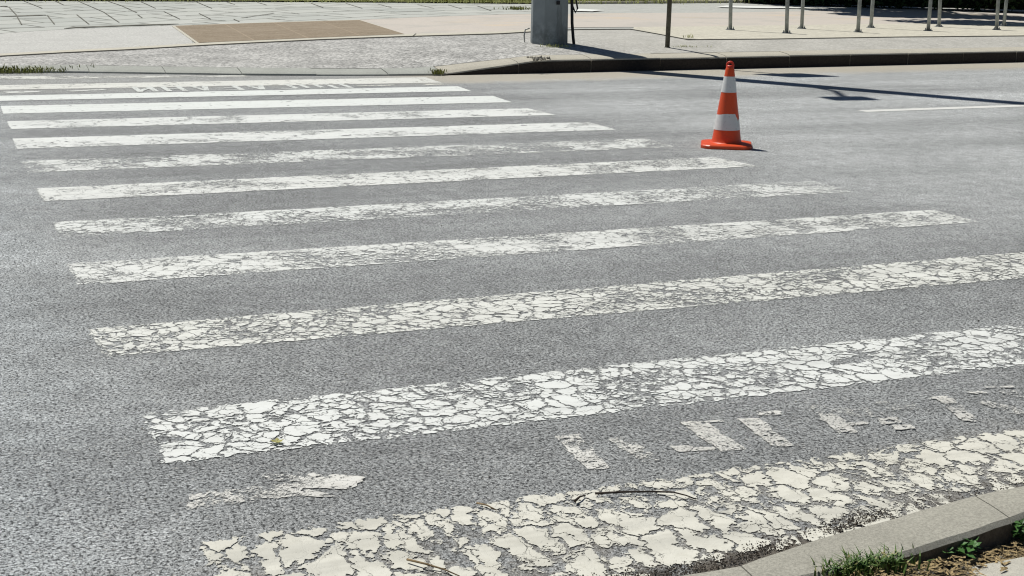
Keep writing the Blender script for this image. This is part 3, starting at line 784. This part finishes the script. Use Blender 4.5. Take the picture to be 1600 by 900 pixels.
def nsoil(x, y):
    return lerp(.036, -.014, sstep(1.85, 2.6, x)) + .008 * mnoise.noise(Vector((x * 14, y * 14, 0))) + .004 * mnoise.noise(Vector((x * 50, y * 50, 3)))
bm = bmesh.new(); rows = []
for i in range(111):
    x = -.5 + i * .05
    rows.append([bm.verts.new((x, near_back(x) + .015 - j * .02, nsoil(x, near_back(x) + .015 - j * .02))) for j in range(22)])
for a, b in zip(rows, rows[1:]):
    for j in range(21): bm.faces.new((a[j + 1], b[j + 1], b[j], a[j]))
kind(bm_obj("soil_strip", bm, SOIL, smooth=True), "structure")
bm = bmesh.new()
c_ = [at(1395, 917, .005), at(1460, 899, .005), at(1530, 883, .005), at(1600, 870, .005), at(1900, 817, .005)]
top = [bm.verts.new((p.x, p.y, .005)) for p in [Vector((-8, 2.30, 0))] + c_ + [Vector((8, 2.75, 0))]]
low = [bm.verts.new((p.co.x, p.co.y, -.14)) for p in top]
bot = [bm.verts.new((8, -40, .005)), bm.verts.new((-8, -40, .005))]
bm.faces.new(top + bot)
for i in range(len(top) - 1): bm.faces.new((top[i], low[i], low[i + 1], top[i + 1]))
kind(bm_obj("near_pavement", bm, concrete_mat("near_slab", (.50, .48, .41), .10, 60, .2)), "structure")

# grit and dry litter
def chips(bm, pts, smin, smax, rnd, flat=.6):
    for p in pts:
        s = rnd.uniform(smin, smax)
        m = Matrix.Translation(p) @ Matrix.Rotation(rnd.uniform(0, 6.28), 4, Vector((rnd.gauss(0, 1), rnd.gauss(0, 1), 1)).normalized()) @ Matrix.Diagonal((s, s * rnd.uniform(.5, 1), s * flat, 1))
        r_ = bmesh.ops.create_icosphere(bm, subdivisions=1, radius=1, matrix=m)
        for v in r_['verts']: v.co += Vector((rnd.gauss(0, 1), rnd.gauss(0, 1), rnd.gauss(0, 1))) * s * .16
rg = random.Random(5)
bm = bmesh.new(); pts = []
for _ in range(4600):
    x = rg.uniform(1.1, 2.35) if rg.random() < .85 else rg.uniform(2.3, 4.0)
    if mnoise.noise(Vector((x * 5.2, 0, 0))) + .45 < rg.random() * .8: continue
    d = .088 + abs(rg.gauss(0, .036)) + .02 * mnoise.noise(Vector((x * 9, 4, 0)))
    pts.append(Vector((x, near_front(x) + d, .002 + max(0, .010 - abs(d - .11) * .15) * rg.random())))
chips(bm, pts, .0007, .0030, rg)
kind(bm_obj("gutter_grit", bm, GRIT), "stuff")
bm = bmesh.new(); pts = []
for _ in range(420):
    x = rg.uniform(1.0, 4.2); d = abs(rg.gauss(0, .06)); pts.append(Vector((x, near_front(x) + .004 + d, .004 + max(0, .02 - d * .5))))
for _ in range(500):
    x = rg.uniform(1.6, 3.4); y = near_back(x) - .01 - abs(rg.gauss(0, .05)); pts.append(Vector((x, y, nsoil(x, y) + .002)))
for _ in range(220):
    x = rg.uniform(-1.0, 5); y = rg.uniform(3.3, 9.0); pts.append(Vector((x, y, .003)))
for _ in range(60):
    p = atp(841 + rg.gauss(0, 7), 92.5 + rg.gauss(0, 1.2)); pts += [Vector((p.x, p.y, zp(p.x, p.y) + .01))] * 1
chips(bm, pts[:-60], .001, .0042, rg); chips(bm, pts[-60:], .008, .022, rg)
kind(bm_obj("loose_gravel", bm, GRITP), "stuff")
bm = bmesh.new()
for _ in range(1500):
    x = rg.uniform(1.75, 3.6); y = near_back(x) - .005 - abs(rg.gauss(0, .055)); z = nsoil(x, y) + rg.uniform(.001, .014)
    a = rg.uniform(0, 6.28); l = rg.uniform(.003, .017); w = rg.uniform(.0008, .0058)
    d = Vector((math.cos(a), math.sin(a), rg.uniform(-.25, .25))) * l; s = Vector((-math.sin(a), math.cos(a), rg.uniform(-.5, .5))) * w
    c0 = Vector((x, y, z)); v = [bm.verts.new(c0 + q) for q in (-d - s, -d + s, d + s * .4, d - s * .4)]; bm.faces.new(v)
kind(bm_obj("dry_litter", bm, STRAW), "stuff")

# weeds behind the near kerb
def grass_tuft(name, label, px, z, n, rx, ry, h0, h1, w, mat, group=None, far=False, rnd=None):
    rnd = rnd or random.Random(int(px[0] * 7 + px[1]))
    p = atp(*px) if far else at(px[0], px[1], z)
    bm = bmesh.new()
    zf = (lambda x, y: zp(p.x + x, p.y + y) - zp(p.x, p.y)) if far else (lambda x, y: 0)
    blades(bm, n, 0, 0, rx, ry, zf, h0, h1, w, 1.25, rnd)
    o = bm_obj(name, bm, mat); o.location = p
    return tag(o, label, "grass tuft" if "grass" in name else "weed", group)
grass_tuft("grass_tuft", "bright green grass tuft at the left end of the soil behind the near kerb", (1345, 893), .035, 460, .13, .035, .018, .046, .0030, GRASSN)
def leafy(name, label, px, z, n, r, h, ls, rnd):
    p = at(px[0], px[1], z); root = empty(name, p)
    bs = bmesh.new(); bl = bmesh.new()
    for _ in range(n):
        a = rnd.uniform(0, 6.28); rr = r * math.sqrt(rnd.random()); hh = h * rnd.uniform(.35, 1)
        tip = Vector((math.cos(a) * rr, math.sin(a) * rr * .7, hh))
        tube(bs, [(tip.x * .15, tip.y * .15, -.01), (tip.x * .6, tip.y * .6, hh * .7), tip], .0012, 5)
        for q in range(rnd.randint(2, 4)):
            b = rnd.uniform(0, 6.28); L = ls * rnd.uniform(.6, 1.2); W = L * rnd.uniform(.32, .5)
            f = Vector((math.cos(b), math.sin(b), rnd.uniform(-.35, .5))).normalized(); s = f.cross(Vector((0, 0, 1))).normalized()
            n_ = s.cross(f)
            c = tip + f * .002
            A = bl.verts.new(c); B = bl.verts.new(c + f * L * .4 + s * W + n_ * L * .12); C = bl.verts.new(c + f * L); D = bl.verts.new(c + f * L * .4 - s * W + n_ * L * .12)
            M = bl.verts.new(c + f * L * .45)
            for t3 in ((A, B, M), (B, C, M), (C, D, M), (D, A, M)): bl.faces.new(t3)
    bm_obj("stem", bs, plain("weed_stem", (.10, .14, .05), .6), root); bm_obj("foliage", bl, WEED, root)
    return tag(root, label, "weed")
leafy("leafy_weed", "low broad-leaved green weed against the back face of the near kerb", (1484, 866), .005, 40, .07, .034, .024, random.Random(4))
leafy("leafy_weed", "small leafy green weed behind the near kerb, cut off at the right side", (1601, 846), -.008, 18, .035, .05, .026, random.Random(9))
leafy("leafy_weed", "thin upright weed sprig between the grass tuft and the broad-leaved weed", (1444, 866), .01, 4, .02, .045, .012, random.Random(19))

# far tufts and weeds
FT = "small tufts growing in the far pavement"
grass_tuft("grass_tuft", "dark green weeds along the dropped kerb at the far left corner", (12, 111.5), 0, 700, .75, .16, .015, .06, .006, OLIVEG, FT, True)
grass_tuft("grass_tuft", "small olive tuft at the tip of the dark kerb ramp", (684, 114), 0, 110, .10, .08, .02, .06, .006, OLIVEG, FT, True)
grass_tuft("grass_tuft", "sparse yellowish tuft at the foot of the grey mast", (870, 74), 0, 80, .26, .08, .02, .06, .004, GRASSY, FT, True)
grass_tuft("grass_tuft", "thin dry tuft at the foot of the dark sign post", (1070, 74), 0, 60, .35, .06, .01, .04, .004, GRASSY, FT, True)
grass_tuft("grass_tuft", "low green tuft on the slabs left of the mast", (813, 15.5), 0, 160, .5, .25, .03, .10, .01, OLIVEG, FT, True)
grass_tuft("grass_tuft", "rough green tuft on the verge edge above the slabs", (750, 4.8), 0, 420, 2.4, .3, .05, .14, .012, OLIVEG, FT, True)
grass_tuft("grass_tuft", "weedy tuft on the verge edge right of the mast", (985, 5), 0, 300, 1.0, .3, .05, .18, .012, OLIVEG, FT, True)
grass_tuft("grass_tuft", "wisp of weed on the concrete joint right of the sign post", (1076, 60), 0, 22, .10, .05, .02, .09, .004, GRASSY, FT, True)

# twigs, leaf
def twig(name, label, px, rad, mat, z=.012):
    bm = bmesh.new(); P = [at(x, y, z + (0.004 * math.sin(i * 2.1))) for i, (x, y) in enumerate(px)]
    o0 = P[0].copy()
    tube(bm, [p - o0 for p in P], [rad * (1 - .55 * i / (len(P) - 1)) for i in range(len(P))], 7)
    o = bm_obj(name, bm, mat, smooth=True); o.location = o0
    return tag(o, label, "twig")
twig("twig", "long thin dark twig lying across the near cream stripe", [(930, 771), (975, 768.5), (1020, 768), (1052, 769), (1072, 774), (1088, 780)], .0034, TWIGM)
twig("twig", "short bent dark twig just left of the long twig on the near cream stripe", [(898, 783), (906, 776), (914, 774)], .004, TWIGM)
twig("twig", "small tan twig at the upper edge of the near cream stripe", [(745, 786), (760, 789), (776, 797)], .0030, TWIGP)
twig("twig", "curved brown twig on the near cream stripe at the bottom edge", [(636, 874), (665, 881), (695, 890), (718, 900)], .0032, TWIGP)
bm = bmesh.new()
for k in range(5):
    a = k * 1.35; L = .022
    f = Vector((math.cos(a), math.sin(a), .35)); s = Vector((-math.sin(a), math.cos(a), 0)) * .008
    v = [bm.verts.new(q) for q in (Vector((0, 0, .002)), f * L * .5 + s, f * L, f * L * .5 - s)]; bm.faces.new(v)
o = bm_obj("fallen_leaf", bm, plain("yellow_leaf", (.36, .34, .10), .6)); o.location = at(433, 691, .006)
tag(o, "small yellow-green leaf sprig lying on the second nearest stripe", "leaf")

# ------------------------------------------------------------------ traffic cone
def cone_mat(col, name, dirt=.25):
    t = NT(name); p = t.obj(); n = t.noise(p, 18, 5, .7); n2 = t.noise(p, 60, 3, .6)
    c = t.mix(t.mapr(n, .5, .75, 0, dirt), (*col, 1), tuple(k * .5 + .03 for k in col) + (1,))
    c = t.mix(t.mapr(n2, .62, .7, 0, dirt), c, tuple(k * .4 + .05 for k in col) + (1,))
    return t.done(t.bsdf(c, .42, .45, normal=t.bump(n2, .001)))
ORANGE = cone_mat((.73, .080, .016), "cone_orange", .42); BANDW = cone_mat((.72, .72, .70), "cone_band", .38)
cp = at(1134.5, 229.0, 0)
cone = empty("traffic_cone", cp, R(-30))
tag(cone, "orange and white striped traffic cone standing on the road", "traffic cone")
bm = bmesh.new()                                            # base: square with clipped corners and a raised collar
def base_ring(h, half, clip, z):
    pts = []
    for sx, sy in ((1, 1), (-1, 1), (-1, -1), (1, -1)):
        a = Vector((sx * half, sy * (half - clip))); b = Vector((sx * (half - clip), sy * half))
        if sx * sy < 0: a, b = b, a
        for t_ in (0, .33, .66, 1):
            m_ = a.lerp(b, t_); m_ += Vector((sx, sy)).normalized() * clip * .14 * math.sin(math.pi * t_)
            pts.append(bm.verts.new((m_.x, m_.y, z)))
    return pts
rings = [base_ring(0, *q) for q in ((.196, .068, 0), (.202, .068, .005), (.202, .068, .024), (.196, .068, .031), (.150, .055, .037))]
n = len(rings[0])
for a, b in zip(rings, rings[1:]):
    for k in range(n): bm.faces.new((a[k], a[(k + 1) % n], b[(k + 1) % n], b[k]))
bm.faces.new(rings[0][::-1]); bm.faces.new(rings[-1])
bm_obj("base", bm, ORANGE, cone)
rz = lambda z: lerp(.119, .033, (z - .03) / .60)
bm = bmesh.new()
lathe(bm, [(.134, .035), (.124, .039), (.1195, .046)] + [(rz(z), z) for z in (.07, .14, .27, .435, .56, .62)] + [(.030, .634), (.024, .640)], 48)
bm_obj("body", bm, ORANGE, cone, True)
def band(z0, z1, torn):
    bm = bmesh.new(); n = 72; r0 = []; r1 = []
    rr = random.Random(2)
    for k in range(n):
        a = 2 * math.pi * k / n
        cut = 0
        if torn:
            d = (math.degrees(a) - 336 + 540) % 360 - 180   # torn patch on the right of the side that faces the street
            cut = .05 * sstep(26, 6, abs(d)) * (1 + .25 * math.sin(k * 2.3)) + .010 * max(0, math.sin(a * 2 + .5)) + rr.uniform(0, .003)
        zt = z1 - cut
        for z, lst, e in ((z0, r0, .0016), (zt, r1, .0016)):
            lst.append(bm.verts.new(((rz(z) + e) * math.cos(a), (rz(z) + e) * math.sin(a), z)))
    for k in range(n): bm.faces.new((r0[k], r0[(k + 1) % n], r1[(k + 1) % n], r1[k]))
    return bm
b1_ = bm_obj("reflective_band", band(.14, .272, True), BANDW, cone, True); b1_["label"] = "lower white band with a torn upper edge"
b2_ = bm_obj("reflective_band", band(.437, .562, False), BANDW, cone, True); b2_["label"] = "narrow upper white band"
bm = bmesh.new()                                            # carrying loop on top
pts = [Vector((.024 * math.cos(a), 0, .648 + .026 * math.sin(a))) for a in [R(-25 + i * 230 / 14) for i in range(15)]]
tube(bm, pts, .0095, 10)
lathe(bm, [(.031, .626), (.031, .640), (.026, .648), (.012, .650)], 24)
ho = bm_obj("carrying_loop", bm, cone_mat((.62, .045, .02), "cone_loop"), cone, True); ho.rotation_euler.z = R(-10)

# ------------------------------------------------------------------ mast
def steel_mat(name, col, stain=.5):
    t = NT(name); p = t.obj(); s = t.sep(p)
    n = t.noise(p, 5, 5, .7); n2 = t.noise(t.comb(t.math('MULTIPLY', s[0], 8), t.math('MULTIPLY', s[1], 8), t.math('MULTIPLY', s[2], 1.2)), 1.5, 4, .65)
    c = t.mix(t.mapr(n, .35, .7, 0, .4), (*col, 1), tuple(k * .7 for k in col) + (1,))
    c = t.mix(t.mapr(n2, .52, .68, 0, stain), c, tuple(k * .3 for k in col) + (1,))
    low = t.mapr(s[2], .05, .45, .65, 0)
    c = t.mix(t.math('MULTIPLY', low, t.mapr(n, .35, .6)), c, tuple(k * .25 for k in col) + (1,))
    return t.done(t.bsdf(c, .5, .4, .2, normal=t.bump(n, .004)))
STEEL = steel_mat("mast_paint", (.25, .285, .30)); BLACK = plain("black_rubber", (.018, .018, .02), .6, .3)
GALV = plain("galvanised", (.30, .31, .30), .45, .5, .5, var=.15, scale=12)
mb = at(862, 71.5, .27); mb.z = zp(mb.x, mb.y) ; mb = Vector((8.02, 18.62, zp(8.02, 18.62)))
def pole_px(x, y, zz): return at(x, y, zz)
mb = at(863, 69.0, .285); mb.y += .12; mb.z = .27
mast = empty("street_mast", mb, 0)
tag(mast, "thick grey-blue faceted steel mast standing behind the far kerb", "mast")
bm = bmesh.new(); N8 = 8; rings = []
to_cam = math.atan2(-mb.y, -mb.x)
for r_, z in ((.268, -.06), (.266, 0), (.258, 1.2), (.225, 6.0), (.165, 14.0)):
    rings.append([bm.verts.new((r_ * math.cos(to_cam + R(22.5 + 8) + k * math.pi / 4), r_ * math.sin(to_cam + R(22.5 + 8) + k * math.pi / 4), z)) for k in range(N8)])
for a, b in zip(rings, rings[1:]):
    for k in range(N8): bm.faces.new((a[k], a[(k + 1) % N8], b[(k + 1) % N8], b[k]))
bm.faces.new(rings[-1])
bm_obj("shaft", bm, STEEL, mast)
# hatch hole, cable conduit, loop
fwd = Vector((math.cos(to_cam), math.sin(to_cam), 0)); side = Vector((-fwd.y, fwd.x, 0))   # side = viewer's right? adjusted below
if side.dot(CR) < 0: side = -side
bm = bmesh.new(); box(bm, fwd * .232 + side * .115 + Vector((0, 0, .58)), (.05, .05, .05), to_cam); bm_obj("socket_hole", bm, BLACK, mast)
bm = bmesh.new()
tube(bm, [side * .36 + fwd * .0 + Vector((0, 0, -.08)), side * .335 + Vector((0, 0, .10)), side * .315 + Vector((0, 0, .3)), side * .305 + Vector((0, 0, .6)), side * .27 + Vector((0, 0, 1.2)), side * .25 + Vector((0, 0, 2.4))], .021, 10)
tube(bm, [side * .315 + Vector((0, 0, .70)), side * .36 + Vector((0, 0, .62)), side * .385 + Vector((0, 0, .50)), side * .36 + Vector((0, 0, .44)), side * .32 + Vector((0, 0, .52)), side * .285 + Vector((0, 0, .66))], .012, 8)
bm_obj("cable", bm, BLACK, mast, True)
bm = bmesh.new()
tube(bm, [-side * .27 + Vector((0, 0, .22)) , -side * .33 + Vector((0, 0, .20)), -side * .345 + Vector((0, 0, .12)), -side * .33 + Vector((0, 0, -.04))], .009, 8)
bm_obj("earth_wire", bm, GALV, mast, True)
# bracket lamp high on the mast (casts the small shadow beside the mast's own)
bm = bmesh.new()
tube(bm, [(0, 0, 7.1), (-.25, -.32, 7.9), (-.68, -.74, 8.35)], .045, 8)
arm = bm_obj("bracket_arm", bm, GALV, mast, True)
bm = bmesh.new()
vs = box(bm, (-.72, -.86, 8.38), (.56, .42, .10), R(-6)); bmesh.ops.bevel(bm, geom=list(bm.edges), offset=.03, segments=2, affect='EDGES')
bm_obj("luminaire", bm, GALV, mast, True)

# ------------------------------------------------------------------ sign post
OLIVE = plain("post_paint", (.085, .08, .06), .6, .35, .2, var=.25, scale=15)
sb = at(1042.5, 74.5, .245); sb.z = zp(sb.x, sb.y) - .005
post = empty("sign_post", sb); tag(post, "thin dark sign post standing right behind the far kerb", "sign post")
bm = bmesh.new(); tube(bm, [(0, 0, -.1), (.02, 0, 1.5), (.04, 0, 3.95)], .0335, 14); bm_obj("pole", bm, OLIVE, post, True)
bm = bmesh.new(); lathe(bm, [(.05, -.03), (.046, .012), (.036, .018)], 16); bm_obj("collar", bm, OLIVE, post, True)
bm = bmesh.new(); box(bm, (.04, -.055, 3.40), (.76, .012, 1.20)); bmesh.ops.bevel(bm, geom=[e for e in bm.edges if abs((e.verts[0].co - e.verts[1].co).y) > .005], offset=.06, segments=4, affect='EDGES')
bm_obj("sign_plate", bm, GALV, post)

# ------------------------------------------------------------------ bike stands
fr_px = [(1229, 53), (1340.5, 51.5), (1450, 49.3), (1557, 47.5), (1664, 45.5)]
bk_px = [(1141, 47.8), (1252.5, 46), (1360.5, 44.5), (1467, 43), (1568, 42)]
labs = ["leftmost grey bike stand, nearest the sign post", "second grey bike stand counted from the sign post", "third grey bike stand counted from the sign post",
        "fourth grey bike stand, its rear foot beside the tree shade", "rightmost grey bike stand, cut by the right side with a foot in the shade"]
RACKM = plain("rack_paint", (.30, .32, .305), .5, .4, .3, var=.2, scale=10)
for (f, b, lab) in zip(fr_px, bk_px, labs):
    A, B = atp(*f), atp(*b); root = empty("bike_stand", (A + B) / 2); c = (A + B) / 2
    tag(root, lab, "bike stand", "row of bike stands on the concrete pad")
    a, b2 = A - c, B - c; H = .80; rr = .16
    jx = random.Random(int(f[0])).uniform(-.02, .02)
    dirv = (b2 - a); dirv.z = 0; dirv.normalize()
    pts = [a + Vector((0, 0, -.01)), a + Vector((jx, 0, .4)), a + Vector((jx * 1.6, 0, H - rr))]
    for q in (25, 50, 75, 90): pts.append(a + dirv * rr * (1 - math.cos(R(q))) + Vector((jx * 1.6, 0, H - rr + rr * math.sin(R(q)))))
    for q in (0, 25, 50, 75): pts.append(b2 - dirv * rr * (1 - math.sin(R(q))) + Vector((jx * 1.6, 0, H - rr + rr * math.cos(R(q)))) if q else b2 - dirv * rr + Vector((jx * 1.6, 0, H)))
    pts += [b2 + Vector((jx * 1.6, 0, H - rr)), b2 + Vector((jx, 0, .4)), b2 + Vector((0, 0, -.01))]
    bm = bmesh.new(); tube(bm, pts, .031, 12); bm_obj("hoop", bm, RACKM, root, True)
    for e in (a, b2):
        bm = bmesh.new(); lathe(bm, [(.002, .022), (.075, .022), (.078, .016), (.078, .0)], 20, (e.x, e.y, e.z)); fl = bm_obj("foot_plate", bm, GALV, root)
        bm = bmesh.new()
        for s in (-1, 1):
            lathe(bm, [(.012, .02), (.012, .045), (.007, .05), (.007, .062), (.0005, .064)], 8, (e.x + s * .055, e.y, e.z))
        bm_obj("bolts", bm, GALV, fl)

# ------------------------------------------------------------------ hedge and trees in the far right
def leaf_mat(name, c0, c1):
    t = NT(name); p = t.pos(); n = t.noise(p, 2.2, 3, .6); n2 = t.noise(p, 30, 2, .6)
    c = t.mix(t.mapr(n, .35, .65), (*c0, 1), (*c1, 1)); c = t.mix(t.mapr(n2, .5, .7, 0, .5), c, tuple(k * 1.4 for k in c1) + (1,))
    return t.done(t.bsdf(c, .6, .25))
LEAF = leaf_mat("leaves", (.025, .055, .015), (.05, .095, .025)); HLEAF = leaf_mat("hedge_leaves", (.018, .038, .012), (.035, .065, .02))
BARK = plain("bark", (.09, .07, .05), .9, .2, var=.35, scale=8, bump=.02)
def leaf_quads(bm, pts, s0, s1, rnd):
    for p in pts:
        s = rnd.uniform(s0, s1); q = Matrix.Rotation(rnd.uniform(0, 6.28), 3, Vector((rnd.gauss(0, 1), rnd.gauss(0, 1), rnd.gauss(0, 1))).normalized())
        v = [bm.verts.new(p + q @ Vector(k) * s) for k in ((-.5, -.1, 0), (0, -.3, .05), (.6, 0, 0), (0, .3, .05))]; bm.faces.new(v)
def tree(x, y, H, cr, label, seed, nl=7000):
    rnd = random.Random(seed); z0 = zp(x, y) + .05; root = empty("broadleaf_tree", (x, y, z0)); tag(root, label, "tree", "trees beyond the bike stands")
    bm = bmesh.new(); tube(bm, [(0, 0, -.2), (.03, .02, 1.2), (-.05, .05, H * .45), (0, .1, H * .75)], [.24, .19, .15, .06], 12)
    tips = []
    for k in range(11):
        a = rnd.uniform(0, 6.28); h = H * rnd.uniform(.32, .6); l = cr * rnd.uniform(.55, 1.0); up = rnd.uniform(.1, .9) * H * .35
        e = Vector((math.cos(a) * l, math.sin(a) * l, h + up)); tube(bm, [(0, .03, h), (e.x * .5, e.y * .5, h + up * .35), e], [.08, .05, .02], 7); tips += [e, e * .62 + Vector((0, 0, h * .38))]
    bm_obj("trunk", bm, BARK, root, True)
    bm = bmesh.new(); pts = []
    for k in range(46):
        c = rnd.choice(tips) + Vector((rnd.gauss(0, .8), rnd.gauss(0, .8), rnd.gauss(0, .6))); r_ = rnd.uniform(.5, 1.15)
        for _ in range(nl // 46):
            d = Vector((rnd.gauss(0, 1), rnd.gauss(0, 1), rnd.gauss(0, .8))).normalized() * r_ * rnd.random() ** .4
            pts.append(c + d)
    leaf_quads(bm, pts, .18, .36, rnd)
    bm_obj("crown", bm, LEAF, root)
tree(20.3, 30.1, 10.5, 5.4, "large leafy tree behind the dark hedge, shading the pavement by the bike stands", 3, 20000)
tree(22.0, 24.4, 10.0, 5.6, "leafy tree standing just right of the rightmost bike stand", 5, 20000)
# clipped hedge
h0, h1 = Vector((18.1, 30.5, 0)), atp(1330, 11)
bm = bmesh.new(); rnd = random.Random(12); pts = []
hx0, hy0 = h0.x, h0.y
root = empty("hedge", (hx0, hy0, zp(hx0, hy0))); tag(root, "dense dark green hedge behind the bike stands in deep shade", "hedge")
Lh = 7.4; ang = math.atan2(h1.y - h0.y - .6, h1.x - h0.x)
ang = R(-46)
for _ in range(11000):
    u = rnd.uniform(0, Lh); v = rnd.uniform(0, 1.3); w = rnd.random() ** .8 * 1.5
    if .18 < v < 1.1 and w < 1.3 and u > .3: v = rnd.choice((rnd.uniform(0, .2), rnd.uniform(1.1, 1.3)))
    v += .12 * mnoise.noise(Vector((u * 1.3, w * 1.5, 0)))
    pts.append(Vector((u * math.cos(ang) - v * math.sin(ang), u * math.sin(ang) + v * math.cos(ang), w)))
leaf_quads(bm, pts, .08, .16, rnd); bm_obj("foliage", bm, HLEAF, root)
bm = bmesh.new()
for k in range(7):
    u = .5 + k * .85; b = Vector((u * math.cos(ang) - .65 * math.sin(ang), u * math.sin(ang) + .65 * math.cos(ang), 0))
    for q in range(4):
        e = b + Vector((rnd.gauss(0, .3), rnd.gauss(0, .3), 1.2)); tube(bm, [b + Vector((0, 0, -.1)), b.lerp(e, .5) + Vector((0, 0, .1)), e], [.03, .02, .008], 6)
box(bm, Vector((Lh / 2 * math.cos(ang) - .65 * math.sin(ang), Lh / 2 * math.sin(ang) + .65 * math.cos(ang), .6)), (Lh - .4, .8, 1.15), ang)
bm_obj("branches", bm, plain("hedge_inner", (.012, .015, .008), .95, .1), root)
